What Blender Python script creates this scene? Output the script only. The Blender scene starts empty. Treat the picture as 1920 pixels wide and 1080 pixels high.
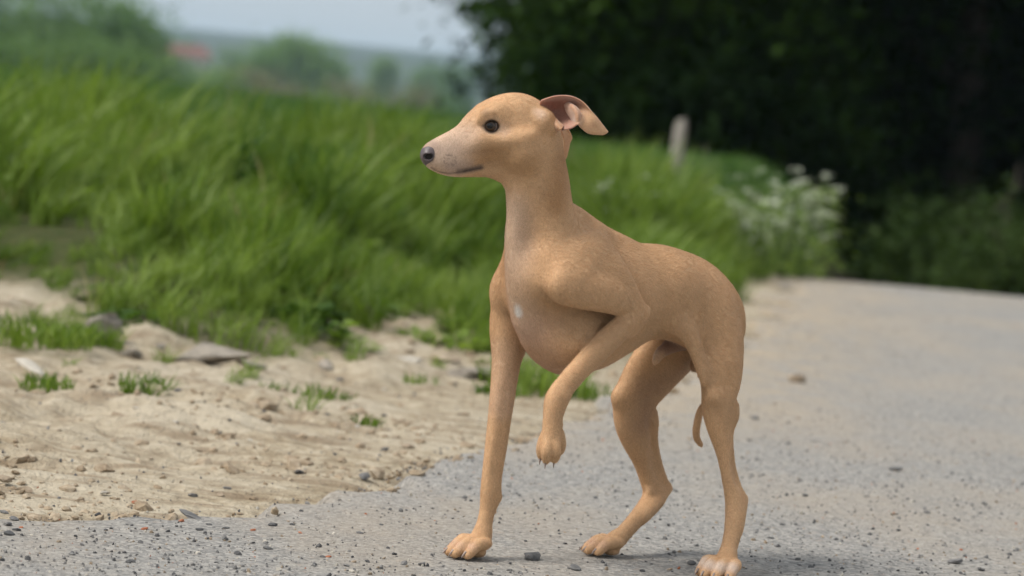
import bpy, bmesh, math, random
import numpy as np
from mathutils import Vector, Matrix

random.seed(7); rng = np.random.default_rng(11)
SC = bpy.context.scene
COL = SC.collection

# ------------------------------------------------------------------ camera
LENS, SENSOR = 100.0, 36.0
FPX = 1920 * LENS / SENSOR                 # focal length in photo pixels
PITCH = math.atan(340 / FPX)
ROLL = math.radians(5.4)
CAM_H = 0.46
cam_d = bpy.data.cameras.new('camera'); cam = bpy.data.objects.new('camera', cam_d); COL.objects.link(cam)
cam_d.lens = LENS; cam_d.sensor_width = SENSOR; cam_d.clip_start = 0.05; cam_d.clip_end = 30000
_R0 = Vector((1, 0, 0)); _U0 = Vector((0, math.sin(PITCH), math.cos(PITCH))); _F0 = Vector((0, math.cos(PITCH), -math.sin(PITCH)))
_X = _R0 * math.cos(ROLL) + _U0 * math.sin(ROLL); _Y = -_R0 * math.sin(ROLL) + _U0 * math.cos(ROLL)
cam.matrix_world = Matrix(((_X.x, _Y.x, -_F0.x, 0), (_X.y, _Y.y, -_F0.y, 0), (_X.z, _Y.z, -_F0.z, CAM_H), (0, 0, 0, 1)))
cam_d.dof.use_dof = True; cam_d.dof.focus_distance = 2.86; cam_d.dof.aperture_fstop = 6.6; cam_d.dof.aperture_blades = 0
SC.camera = cam

# ------------------------------------------------------------------ sky, sun, exposure
SUN_EL, SUN_AZ = math.radians(52), math.radians(-62)      # azimuth measured from +Y towards +X: sun behind the left
w = bpy.data.worlds.new('World'); SC.world = w; w.use_nodes = True
nt = w.node_tree; nt.nodes.clear()
sky = nt.nodes.new('ShaderNodeTexSky'); sky.sky_type = 'NISHITA'; sky.sun_disc = False
sky.sun_elevation = SUN_EL; sky.sun_rotation = SUN_AZ; sky.air_density = 1.0; sky.dust_density = 4.0; sky.ozone_density = 1.0
mul = nt.nodes.new('ShaderNodeVectorMath'); mul.operation = 'SCALE'; mul.inputs['Scale'].default_value = 0.048
nt.links.new(sky.outputs[0], mul.inputs[0])
mixc = nt.nodes.new('ShaderNodeMix'); mixc.data_type = 'RGBA'
mixc.inputs['Factor'].default_value = 0.80
nt.links.new(mul.outputs[0], mixc.inputs[6]); mixc.inputs[7].default_value = (0.300, 0.318, 0.336, 1)   # even layer of cloud
bg = nt.nodes.new('ShaderNodeBackground'); bg.inputs['Strength'].default_value = 1.0
nt.links.new(mixc.outputs[2], bg.inputs['Color'])
wo = nt.nodes.new('ShaderNodeOutputWorld'); nt.links.new(bg.outputs[0], wo.inputs[0])
sun_d = bpy.data.lights.new('sun', 'SUN'); sun = bpy.data.objects.new('sun', sun_d); COL.objects.link(sun)
sun_d.energy = 1.5; sun_d.angle = math.radians(24); sun_d.color = (1.0, 0.955, 0.89)
_sd = Vector((math.sin(SUN_AZ + math.pi * 0) * math.cos(SUN_EL), -0.32 * math.cos(SUN_EL), math.sin(SUN_EL)))
sun.rotation_euler = _sd.to_track_quat('Z', 'Y').to_euler()
sun.location = (-20, -10, 30)
SUN_AZ = math.atan2(_sd.x, _sd.y); sky.sun_rotation = SUN_AZ; sky.sun_elevation = math.asin(_sd.normalized().z)
vs = SC.view_settings; SC.display_settings.display_device = 'sRGB'
vs.view_transform = 'Standard'; vs.look = 'None'; vs.exposure = 1.25; vs.gamma = 1.0; vs.use_curve_mapping = False
SC.cycles.use_denoising = True; SC.cycles.use_adaptive_sampling = True; SC.cycles.adaptive_threshold = 0.02
SC.cycles.max_bounces = 5; SC.cycles.diffuse_bounces = 2; SC.cycles.glossy_bounces = 2; SC.cycles.transmission_bounces = 2
SC.cycles.volume_bounces = 1; SC.cycles.transparent_max_bounces = 8; SC.cycles.caustics_reflective = False; SC.cycles.caustics_refractive = False

# ------------------------------------------------------------------ helpers
C0 = np.array([0, 0, CAM_H])
def ray(u, v):
    dx, dy = u - 960, v - 540
    x = dx * math.cos(ROLL) + dy * math.sin(ROLL); y = -dx * math.sin(ROLL) + dy * math.cos(ROLL)
    return np.array([x / FPX, math.cos(PITCH) - y / FPX * math.sin(PITCH), -math.sin(PITCH) - y / FPX * math.cos(PITCH)])
def on_ground(u, v, z=0.0):
    R = ray(u, v); return C0 + R * ((z - CAM_H) / R[2])
def at_depth(u, v, y):
    R = ray(u, v); return C0 + R * (y / R[1])
def on_plane(u, v, o, n):
    R = ray(u, v); return C0 + R * (np.dot(o - C0, n) / np.dot(R, n))
def px(p):                                    # metres covered by one photo pixel at point p
    return float(np.dot(p - C0, np.array(_F0))) / FPX

def tag(o, label=None, cat=None, group=None, kind=None):
    if label: o['label'] = label
    if cat: o['category'] = cat
    if group: o['group'] = group
    if kind: o['kind'] = kind
    return o
def mesh_np(name, V, faces=None, quads=None, tris=None, smooth=True):
    me = bpy.data.meshes.new(name); V = np.asarray(V, np.float32)
    nf, nl, idx, tot = 0, 0, [], []
    if quads is not None and len(quads): idx.append(np.asarray(quads, np.int32).ravel()); tot.append(np.full(len(quads), 4, np.int32))
    if tris is not None and len(tris): idx.append(np.asarray(tris, np.int32).ravel()); tot.append(np.full(len(tris), 3, np.int32))
    if faces is not None:
        for f in faces: idx.append(np.asarray(f, np.int32)); tot.append(np.array([len(f)], np.int32))
    idx = np.concatenate(idx); tot = np.concatenate(tot)
    me.vertices.add(len(V)); me.vertices.foreach_set('co', V.ravel())
    me.loops.add(len(idx)); me.loops.foreach_set('vertex_index', idx)
    me.polygons.add(len(tot)); st = np.zeros(len(tot), np.int32); st[1:] = np.cumsum(tot)[:-1]
    me.polygons.foreach_set('loop_start', st); me.polygons.foreach_set('loop_total', tot)
    me.polygons.foreach_set('use_smooth', np.full(len(tot), smooth, bool))
    me.update(calc_edges=True); me.validate()
    return me
def obj(name, me, mat=None, parent=None, loc=None):
    o = bpy.data.objects.new(name, me); COL.objects.link(o)
    if mat is not None and me is not None and not me.materials: me.materials.append(mat)
    if parent is not None: o.parent = parent
    if loc is not None: o.location = loc
    return o
def point_attr(me, name, typ, arr):
    a = me.attributes.new(name, typ, 'POINT')
    key = {'FLOAT': 'value', 'INT': 'value', 'FLOAT_VECTOR': 'vector', 'FLOAT_COLOR': 'color'}[typ]
    a.data.foreach_set(key, np.asarray(arr, np.int32 if typ == 'INT' else np.float32).ravel())

# value noise, smooth, any shape of coordinates
_PERM = rng.random((64, 64, 16)).astype(np.float32)
def vnoise(x, y, z=0.0):
    x = np.asarray(x, float); y = np.asarray(y, float); z = np.asarray(z, float) + np.zeros_like(x)
    xi = np.floor(x).astype(int); yi = np.floor(y).astype(int); zi = np.floor(z).astype(int)
    fx, fy, fz = x - xi, y - yi, z - zi
    fx = fx * fx * (3 - 2 * fx); fy = fy * fy * (3 - 2 * fy); fz = fz * fz * (3 - 2 * fz)
    g = lambda a, b, c: _PERM[(xi + a) % 64, (yi + b) % 64, (zi + c) % 16]
    l = lambda a, b, t: a + (b - a) * t
    return l(l(l(g(0,0,0), g(1,0,0), fx), l(g(0,1,0), g(1,1,0), fx), fy), l(l(g(0,0,1), g(1,0,1), fx), l(g(0,1,1), g(1,1,1), fx), fy), fz) - 0.5
def fbm(x, y, z=0.0, o=4):
    s = 0; a = 1.0; f = 1.0
    for i in range(o):
        s = s + a * vnoise(x * f + 13.7 * i, y * f + 7.1 * i, np.asarray(z) * f + 3.3 * i); a *= 0.5; f *= 2.03
    return s
def sstep(a, b, x):
    t = np.clip((x - a) / (b - a), 0, 1); return t * t * (3 - 2 * t)

# node material helper
class NM:
    def __init__(s, name):
        s.m = bpy.data.materials.new(name); s.m.use_nodes = True; s.t = s.m.node_tree; s.t.nodes.clear()
        s.out = s.t.nodes.new('ShaderNodeOutputMaterial'); s.b = s.t.nodes.new('ShaderNodeBsdfPrincipled'); s.t.links.new(s.b.outputs[0], s.out.inputs[0])
    def n(s, typ, **kw):
        n = s.t.nodes.new(typ)
        for k, v in kw.items(): setattr(n, k, v)
        return n
    def l(s, a, b): s.t.links.new(a, b)
    def set(s, name, v):
        i = s.b.inputs[name]
        if hasattr(v, 'is_linked'): s.l(v, i)
        else: i.default_value = (*v, 1) if isinstance(v, tuple) and len(v) == 3 and i.type == 'RGBA' else v
    def coord(s, kind='Object', scale=None):
        c = s.n('ShaderNodeTexCoord').outputs[kind]
        if scale is None: return c
        mp = s.n('ShaderNodeMapping'); s.l(c, mp.inputs[0]); mp.inputs['Scale'].default_value = scale if isinstance(scale, tuple) else (scale,) * 3
        return mp.outputs[0]
    def noise(s, scale, detail=4, rough=.55, vec=None, out='Fac'):
        n = s.n('ShaderNodeTexNoise'); n.inputs['Scale'].default_value = scale; n.inputs['Detail'].default_value = detail; n.inputs['Roughness'].default_value = rough
        s.l(vec if vec is not None else s.coord(), n.inputs['Vector']); return n.outputs[out]
    def ramp(s, fac, stops):
        r = s.n('ShaderNodeValToRGB'); s.l(fac, r.inputs[0]); e = r.color_ramp.elements
        while len(e) < len(stops): e.new(0.5)
        for i, (p, c) in enumerate(stops):
            e[i].position = p; e[i].color = (*c, 1) if len(c) == 3 else c
        return r.outputs[0]
    def mix(s, f, a, b, blend='MIX'):
        m = s.n('ShaderNodeMix', data_type='RGBA', blend_type=blend)
        for sock, v in ((m.inputs[0], f), (m.inputs[6], a), (m.inputs[7], b)):
            if hasattr(v, 'is_linked'): s.l(v, sock)
            else: sock.default_value = v if not isinstance(v, tuple) else ((*v, 1) if len(v) == 3 else v)
        return m.outputs[2]
    def math(s, op, a, b=0.0, clamp=False):
        m = s.n('ShaderNodeMath', operation=op, use_clamp=clamp)
        for sock, v in ((m.inputs[0], a), (m.inputs[1], b)):
            if hasattr(v, 'is_linked'): s.l(v, sock)
            else: sock.default_value = v
        return m.outputs[0]
    def attr(s, name, out='Color'):
        a = s.n('ShaderNodeAttribute'); a.attribute_name = name; return a.outputs[out]
    def bump(s, h, strength=.5, dist=.002, prev=None):
        b = s.n('ShaderNodeBump'); s.l(h, b.inputs['Height']); b.inputs['Strength'].default_value = strength; b.inputs['Distance'].default_value = dist
        if prev is not None: s.l(prev, b.inputs['Normal'])
        return b.outputs[0]
# ------------------------------------------------------------------ ground
EDGE = np.array([(-6, 2.25), (-2.5, 2.55), (-.9, 2.76), (-.49, 2.86), (-.28, 3.03), (-.16, 3.28), (-.11, 3.55), (-.01, 3.8), (.17, 4.51), (.34, 5.2), (.52, 6.16), (.72, 7.6), (.94, 9.8), (1.35, 13.0), (2.1, 18), (3.2, 24), (5.0, 33), (7.5, 44)])   # left edge of the asphalt
def edge_d(x, y):
    """signed distance to the asphalt edge, positive on the verge side"""
    x = np.asarray(x, float); y = np.asarray(y, float); best = np.full(x.shape, 1e9); sg = np.ones(x.shape)
    for (ax, ay), (bx, by) in zip(EDGE[:-1], EDGE[1:]):
        dx, dy = bx - ax, by - ay; t = np.clip(((x - ax) * dx + (y - ay) * dy) / (dx * dx + dy * dy), 0, 1)
        d = np.hypot(x - ax - dx * t, y - ay - dy * t); c = dx * (y - ay) - dy * (x - ax)
        m = d < best; best = np.where(m, d, best); sg = np.where(m, np.sign(c), sg)
    return best * sg
GB = np.array([(-8, 6.3), (-3, 5.75), (-1.4, 5.5), (-.96, 5.3), (-.62, 4.78), (-.42, 4.62), (-.31, 4.66), (-.26, 5.0), (-.235, 5.5), (-.225, 6.1)])   # foot of the grass bank
def bank_d(x, y):
    """distance inside the grass bank (left of the gap)"""
    yb = np.interp(x, GB[:, 0], GB[:, 1]); d1 = y - yb
    xb = np.interp(y, [4.6, 5.0, 5.5, 6.1, 7.0], [-.30, -.25, -.22, -.16, .3]); d2 = xb - x
    return np.minimum(d1, d2)
def crest(x, y):                                # the lane drops gently beyond its crest
    q = np.maximum(y - 7.9 - .10 * (x - 1), 0); return -0.055 * q * sstep(0, 5, q)
def zt(x, y, fine=True):
    x = np.asarray(x, float); y = np.asarray(y, float)
    e = edge_d(x, y); b = bank_d(x, y)
    z = np.zeros_like(x)
    verge = sstep(0.0, .5, e)
    z += verge * .012 - .012 + .0 * x
    z += .03 * sstep(.25, 1.4, e) * sstep(3.6, 5.2, y)
    z += .09 * sstep(-.05, .7, b)
    z += .05 * sstep(.2, 1.2, e) * sstep(6.2, 8.5, y)
    z += .010 * np.clip(-x - 1, 0, 14) * sstep(12, 26, y)                       # the field climbs to the left
    wood = sstep(10, 16, y) * (1 - sstep(.2, 2.2, e))
    z += crest(x, y) * (1 - sstep(.3, 1.6, e) * .93)
    far = np.maximum(y - 75, 0); z -= 9 * sstep(0, 170, far)                     # valley
    z += 47 * sstep(1200, 2100, y + .06 * x) * (1 + .10 * vnoise(x / 500, y / 1400)) + 22 * sstep(2000, 3000, y - .1 * x)
    if fine:
        dirt = verge * (1 - sstep(8, 14, y))
        z += dirt * (.024 * fbm(x * 5, y * 4, 0, 4) + .014 * fbm(x * 20, y * 15, 2, 4))
        # washed-out ruts running along the verge
        a = (y - 2.9) * .93 + (x + .5) * .36
        z += dirt * (1 - sstep(4.1, 4.7, y)) * .015 * np.sin(a * 62 + 5 * fbm(x * 2.2, y * 3, 5, 3)) * (.4 + fbm(x * 4, y * 4, 8, 2)) * sstep(.02, .25, e)
        z += dirt * .022 * np.clip(fbm(x * 9, y * 6, 12, 4) - .08, 0, 1) - dirt * .020 * np.clip(fbm(x * 13, y * 9, 33, 3) - .18, 0, 1)
    return z
def axis(a, b, fine_a, fine_b, h, g=1.09):
    c = list(np.arange(fine_a, fine_b, h)); s = h; v = c[-1]
    while v < b: s *= g; v += s; c.append(v)
    s = h; v = fine_a; lo = []
    while v > a: s *= g; v -= s; lo.append(v)
    return np.array(lo[::-1] + c)
gx = axis(-4500, 4500, -1.6, 1.9, .014, 1.07); gy = axis(-40, 4200, 2.3, 7.4, .014, 1.055)
GX, GY = np.meshgrid(gx, gy, indexing='ij'); GZ = zt(GX, GY)
GZ -= .012 * (1 - sstep(-.01, .05, edge_d(GX, GY)))               # the bed under the asphalt
idx = np.arange(GX.size).reshape(GX.shape)
q = np.stack([idx[:-1, :-1], idx[1:, :-1], idx[1:, 1:], idx[:-1, 1:]], -1).reshape(-1, 4)
gme = mesh_np('ground', np.stack([GX.ravel(), GY.ravel(), GZ.ravel()], 1), quads=q)
e = edge_d(GX, GY); b = bank_d(GX, GY)
grassy = np.clip(sstep(-.05, .25, b) + sstep(6.0, 7.2, GY) * sstep(.10, .3, e) + sstep(4.8, 5.4, GY) * sstep(.12, .25, e) * sstep(-.08, .08, GX) * .7, 0, 1)
grassy = np.where(GY > 9, np.maximum(grassy, sstep(.15, .5, e)), grassy)
woodm = np.clip(sstep(15, 21, GY) * (1 - sstep(12, 14, e)) * (1 - sstep(90, 130, GY)), 0, 1)
farm = sstep(60, 200, GY)
point_attr(gme, 'grassy', 'FLOAT', grassy.ravel()); point_attr(gme, 'wood', 'FLOAT', woodm.ravel()); point_attr(gme, 'far', 'FLOAT', farm.ravel())
m = NM('sandy_earth')
n1 = m.noise(3.2, 5, .6); n2 = m.noise(38, 5, .65); n3 = m.noise(160, 4, .7); st = m.noise(9, 5, .6, m.coord('Object', (.7, 2.4, 1)))
sand = m.ramp(n2, [(.28, (.19, .145, .095)), (.44, (.36, .29, .195)), (.60, (.50, .425, .31)), (.8, (.62, .56, .445))])
sand = m.mix(m.ramp(n1, [(.4, (0, 0, 0)), (.62, (.75, .75, .75))]), sand, (.54, .475, .365))
sand = m.mix(m.ramp(st, [(.52, (0, 0, 0)), (.64, (.75, .75, .75))]), sand, (.245, .18, .115))
sand = m.mix(m.ramp(n3, [(.56, (0, 0, 0)), (.70, (.8, .8, .8))]), sand, (.20, .16, .125))
turf = m.ramp(n2, [(.3, (.035, .06, .015)), (.7, (.09, .085, .035))])
col = m.mix(m.attr('grassy', 'Fac'), sand, turf)
col = m.mix(m.attr('wood', 'Fac'), col, (.030, .026, .016))
fld = m.ramp(m.noise(.012, 4), [(.35, (.026, .044, .024)), (.5, (.060, .072, .036)), (.65, (.030, .050, .026))])
col = m.mix(m.attr('far', 'Fac'), col, fld)
m.set('Base Color', col); m.set('Roughness', .95); m.set('Specular IOR Level', .15)
m.set('Normal', m.bump(n3, .8, .005, m.bump(n2, .9, .016)))
ground = obj('ground', gme, m.m); tag(ground, kind='structure')

# ------------------------------------------------------------------ asphalt lane: slab with a broken edge
pts = []
for (ax, ay), (bx, by) in zip(EDGE[:-1], EDGE[1:]):
    L = math.hypot(bx - ax, by - ay); n = max(2, int(L / (.022 if ay < 8 else .3)))
    for i in range(n):
        t = i / n; pts.append((ax + (bx - ax) * t, ay + (by - ay) * t))
pts = np.array(pts); tn = np.gradient(pts, axis=0); tn /= np.linalg.norm(tn, axis=1)[:, None]
nr = np.stack([-tn[:, 1], tn[:, 0]], 1)
amp = np.interp(pts[:, 1], [2.2, 3.9, 6, 12], [1, 1, 1.6, 3])
off = (.07 * fbm(pts[:, 0] * 5, pts[:, 1] * 5, 1, 3) + .050 * fbm(pts[:, 0] * 20, pts[:, 1] * 20, 4, 4)) * amp
left = pts + nr * off[:, None]
# the slab is a strip from the left edge across the lane
NT = 150; tt = np.concatenate([[0, .004], np.geomspace(.012, 1, NT - 2)])
W = np.interp(left[:, 1], [2, 3, 4.5, 8, 14, 45], [9.0, 7.0, 4.2, 3.6, 3.4, 3.2])
dirn = np.stack([np.full(len(left), 1.0), np.interp(left[:, 1], [2, 3.2, 5, 9, 20, 44], [-.95, -.75, -.35, -.14, -.2, -.25])], 1); dirn /= np.linalg.norm(dirn, axis=1)[:, None]
RX = left[:, None, 0] + dirn[:, None, 0] * W[:, None] * tt[None]; RY = left[:, None, 1] + dirn[:, None, 1] * W[:, None] * tt[None]
RZ = np.zeros_like(RX) + crest(RX, RY)
RZ += .003 * fbm(RX * 3, RY * 3, 6, 3) * (RY > 3.3) + .0012 * fbm(RX * 30, RY * 30, 9, 2)
RZ[:, 0] -= .022; RZ[:, -1] -= .03
n0, n1_ = RX.shape; idx = np.arange(n0 * n1_).reshape(n0, n1_)
q = np.stack([idx[:-1, :-1], idx[:-1, 1:], idx[1:, 1:], idx[1:, :-1]], -1).reshape(-1, 4)
rme = mesh_np('road', np.stack([RX.ravel(), RY.ravel(), RZ.ravel()], 1), quads=q[:, ::-1])
dust = np.clip(1 - sstep(0, .5, -edge_d(RX, RY)) , 0, 1) * sstep(3.6, 5, RY); point_attr(rme, 'dust', 'FLOAT', dust.ravel())
m = NM('worn_asphalt')
n2 = m.noise(120, 4, .7); n3 = m.noise(420, 3, .7); n1 = m.noise(2.2, 5, .6, m.coord('Object', (1, .55, 1))); vo = m.n('ShaderNodeTexVoronoi'); vo.inputs['Scale'].default_value = 170; m.l(m.coord(), vo.inputs['Vector'])
vc = m.n('ShaderNodeTexVoronoi'); vc.inputs['Scale'].default_value = 230; m.l(m.coord(), vc.inputs['Vector'])
sepc = m.n('ShaderNodeSeparateColor'); m.l(vc.outputs['Color'], sepc.inputs[0])
c = m.ramp(n3, [(.30, (.19, .18, .168)), (.48, (.33, .318, .295)), (.62, (.40, .385, .355)), (.8, (.54, .52, .48))])
c = m.mix(.62, c, m.ramp(sepc.outputs[0], [(0, (.115, .113, .11)), (.25, (.25, .243, .23)), (.6, (.38, .366, .335)), (.85, (.47, .44, .39)), (1, (.60, .57, .52))]))
c = m.mix(m.ramp(n2, [(.58, (0, 0, 0)), (.68, (.7, .7, .7))]), c, (.15, .145, .145))
c = m.mix(m.ramp(m.noise(60, 3, .6), [(.60, (0, 0, 0)), (.72, (.45, .45, .45))]), c, (.50, .40, .31))
pale = m.ramp(n1, [(.44, (0, 0, 0)), (.60, (.8, .8, .8))])
c = m.mix(m.math('MULTIPLY', pale, .6), c, m.ramp(n2, [(.3, (.36, .30, .225)), (.7, (.54, .46, .36))]))
c = m.mix(1.0, c, (.86, .86, .865), 'MULTIPLY')
c = m.mix(m.math('MULTIPLY', m.attr('dust', 'Fac'), m.ramp(m.noise(14, 4), [(.38, (.1, .1, .1)), (.6, (.95, .95, .95))])), c, m.ramp(n2, [(.3, (.30, .235, .165)), (.7, (.50, .42, .31))]))
m.set('Base Color', c); m.set('Roughness', .9); m.set('Specular IOR Level', .25)
m.set('Normal', m.bump(vc.outputs['Distance'], -.7, .004, m.bump(n3, .6, .0025, m.bump(n2, .8, .005))))
road = obj('road', rme, m.m); tag(road, kind='structure')
def zroad(x, y): return crest(np.asarray(x, float), np.asarray(y, float)) + .003 * fbm(np.asarray(x) * 3., np.asarray(y) * 3., 6, 3) * (np.asarray(y) > 3.3)
def zsurf(x, y):
    x = np.atleast_1d(np.asarray(x, float)); y = np.atleast_1d(np.asarray(y, float)); e = edge_d(x, y); return np.where(e < 0, zroad(x, y), zt(x, y))

# ------------------------------------------------------------------ instanced stuff (geometry nodes)
def scatter(name, pos, rot, scl, ind, sources, kind='stuff', label=None, cat=None):
    col = bpy.data.collections.new(name + '_source')
    for i, me in enumerate(sources):
        so = bpy.data.objects.new('%s_piece_%02d' % (name, i), me); col.objects.link(so)
    me = bpy.data.meshes.new(name); me.vertices.add(len(pos)); me.vertices.foreach_set('co', np.asarray(pos, np.float32).ravel())
    point_attr(me, 'rot', 'FLOAT_VECTOR', rot); point_attr(me, 'scl', 'FLOAT_VECTOR', scl); point_attr(me, 'ind', 'INT', ind)
    for s_ in sources:
        for mt in s_.materials:
            if mt.name not in me.materials: me.materials.append(mt)
    o = obj(name, me); tag(o, label, cat, kind=kind)
    ng = bpy.data.node_groups.new(name, 'GeometryNodeTree')
    ng.interface.new_socket('Geometry', in_out='INPUT', socket_type='NodeSocketGeometry'); ng.interface.new_socket('Geometry', in_out='OUTPUT', socket_type='NodeSocketGeometry')
    N = ng.nodes; gi = N.new('NodeGroupInput'); go = N.new('NodeGroupOutput'); ip = N.new('GeometryNodeInstanceOnPoints'); ci = N.new('GeometryNodeCollectionInfo')
    ci.inputs['Collection'].default_value = col; ci.inputs['Separate Children'].default_value = True; ci.inputs['Reset Children'].default_value = True
    def na(nm, typ):
        n = N.new('GeometryNodeInputNamedAttribute'); n.data_type = typ; n.inputs['Name'].default_value = nm; return n.outputs['Attribute']
    lk = ng.links.new
    lk(gi.outputs[0], ip.inputs['Points']); lk(ci.outputs[0], ip.inputs['Instance']); ip.inputs['Pick Instance'].default_value = True
    lk(na('ind', 'INT'), ip.inputs['Instance Index'])
    e2r = N.new('FunctionNodeEulerToRotation'); lk(na('rot', 'FLOAT_VECTOR'), e2r.inputs[0]); lk(e2r.outputs[0], ip.inputs['Rotation'])
    lk(na('scl', 'FLOAT_VECTOR'), ip.inputs['Scale']); lk(ip.outputs[0], go.inputs[0])
    md = o.modifiers.new('scatter', 'NODES'); md.node_group = ng
    return o

# ------------------------------------------------------------------ leaf and grass materials
def leafmat(name, c0, c1, c2, trans=.35, rough=.5, spec=.3):
    m = NM(name); oi = m.n('ShaderNodeObjectInfo'); rnd = oi.outputs['Random']
    nz = m.noise(2.6, 3, .5, m.n('ShaderNodeNewGeometry').outputs['Position'])
    f = m.math('ADD', m.math('MULTIPLY', rnd, .45), m.math('MULTIPLY', m.attr('tint', 'Fac'), .55))
    f = m.math('ADD', f, m.math('MULTIPLY', m.math('SUBTRACT', nz, .5), 1.5), True)
    c = m.ramp(f, [(.1, c0), (.5, c1), (.92, c2)])
    m.set('Base Color', c); m.set('Roughness', rough); m.set('Specular IOR Level', spec)
    tr = m.n('ShaderNodeBsdfTranslucent'); m.l(m.mix(1.0, c, (1.15, 1.25, .55), 'MULTIPLY'), tr.inputs[0])
    mx = m.n('ShaderNodeMixShader'); mx.inputs[0].default_value = trans; m.l(m.b.outputs[0], mx.inputs[1]); m.l(tr.outputs[0], mx.inputs[2]); m.l(mx.outputs[0], m.out.inputs[0])
    return m.m
GRASS = leafmat('meadow_grass', (.060, .116, .012), (.145, .225, .028), (.255, .335, .085), .42)
WHEAT = leafmat('young_wheat', (.026, .082, .012), (.065, .150, .024), (.14, .225, .065), .38, .42, .4)
WEED = leafmat('broad_weed', (.030, .070, .012), (.055, .11, .018), (.10, .165, .035), .3, .6, .15)
def blades(n, hgt, wid, lean, spread, seg=4, bias=(0, 0)):
    V, Q, T = [], [], []
    for i in range(n):
        a = random.uniform(0, 2 * math.pi); r = spread * math.sqrt(random.random()); bx, by = r * math.cos(a), r * math.sin(a)
        h = hgt * random.uniform(.55, 1.1); da = random.uniform(0, 2 * math.pi); ln = lean * random.uniform(.2, 1.3)
        dx, dy = math.cos(da) * ln + bias[0], math.sin(da) * ln + bias[1]; wd = wid * random.uniform(.7, 1.3); fa = random.uniform(0, math.pi); wx, wy = math.cos(fa) * wd / 2, math.sin(fa) * wd / 2
        k = len(V); tn = random.random()
        for s_ in range(seg + 1):
            t = s_ / seg; ww = (1 - t ** 2.2) * (0.75 + .5 * t) if t < 1 else 0.04; drop = .35 * ln * t ** 3
            cx, cy, cz = bx + dx * h * t ** 2, by + dy * h * t ** 2, h * (t - drop * .6)
            V += [(cx - wx * ww, cy - wy * ww, cz), (cx + wx * ww, cy + wy * ww, cz)]; T += [tn, tn]
            if s_: Q.append((k + 2 * s_ - 2, k + 2 * s_ - 1, k + 2 * s_ + 1, k + 2 * s_))
    return V, Q, T
def blade_mesh(name, mat, *a, **k):
    V, Q, T = blades(*a, **k); me = mesh_np(name, V, quads=Q); point_attr(me, 'tint', 'FLOAT', T); me.materials.append(mat); return me
wind = (.12, 0)
tufts = [blade_mesh('meadow_tuft', GRASS, 26, 1.0, .031, .52, .22, bias=wind) for _ in range(8)]
wheat = [blade_mesh('wheat_tuft', WHEAT, 20, 1.0, .042, .36, .20, bias=(.1, 0)) for _ in range(8)]
def rosette_mesh(name, mat, n, seed):
    """broad leaves on short stalks, unit height"""
    r = random.Random(seed); V, Q, T = [], [], []
    for i in range(n):
        a = r.uniform(0, 6.28); h = r.uniform(.1, .9); up = r.uniform(-.2, .8); d = np.array([math.cos(a) * math.cos(up), math.sin(a) * math.cos(up), math.sin(up)]); s_ = np.cross(d, [0, 0, 1]); s_ /= np.linalg.norm(s_); nn = np.cross(s_, d); L = r.uniform(.22, .42); c0 = np.array([math.cos(a), math.sin(a), 0]) * r.uniform(0, .3) + np.array([0, 0, h * .8]); k = len(V); tn = r.random()
        for j, (t, ww, dz) in enumerate(((0, .05, 0), (.35, .32, .05), (.75, .26, -.02), (1, .03, -.12))):
            c = c0 + d * L * t + nn * dz * L; V += [c - s_ * ww * L + nn * .06 * L, c, c + s_ * ww * L + nn * .06 * L]; T += [tn] * 3
            if j: Q += [(k + 3 * j - 3, k + 3 * j - 2, k + 3 * j + 1, k + 3 * j), (k + 3 * j - 2, k + 3 * j - 1, k + 3 * j + 2, k + 3 * j + 1)]
    me = mesh_np(name, V, quads=Q); point_attr(me, 'tint', 'FLOAT', T); me.materials.append(mat); return me
DRY = leafmat('dry_stalks', (.20, .15, .07), (.32, .25, .13), (.42, .36, .20), .25)
tufts += [rosette_mesh('weed_rosette', WEED, 26, 5), rosette_mesh('weed_rosette', GRASS, 24, 6), rosette_mesh('weed_rosette', WEED, 20, 8), blade_mesh('dry_tuft', DRY, 7, 1.0, .022, .5, .2)]
GP = np.array([.935 / 8] * 8 + [.014, .02, .006, .025]); GP /= GP.sum()
def spread_pts(x0, x1, y0, y1, dens, keep):
    n = int((x1 - x0) * (y1 - y0) * dens); x = rng.uniform(x0, x1, n); y = rng.uniform(y0, y1, n); p = keep(x, y)
    m_ = rng.random(n) < p; return x[m_], y[m_]
def cone_keep(x, y, mg=1.3): return (np.abs(x) < .19 * y + mg)
PX, PY, PS, PI_, = [], [], [], []
def add(x, y, s, ind): PX.append(x); PY.append(y); PS.append(s); PI_.append(ind)
def patch(x, y, sc=2.3, seed=3): return fbm(x * sc, y * sc, seed, 3)
# A: bank on the left, meadow grass
x, y = spread_pts(-3.2, .4, 4.4, 9.5, 470, lambda x, y: sstep(-.04, .16, bank_d(x, y) + .10 * patch(x, y, 4)) * cone_keep(x, y) * np.clip(.62 + 1.5 * patch(x, y, 4.5, 17), .12, 1))
b = bank_d(x, y); hh = (.06 + .088 * sstep(.0, .7, b) + .01 * sstep(.5, 1.5, b)) * (.42 + 2.0 * np.clip(patch(x, y, 4.2, 7) + .28, 0, .85)) * rng.uniform(.7, 1.2, len(x)); add(x, y, hh, rng.choice(12, len(x), p=GP))
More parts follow.
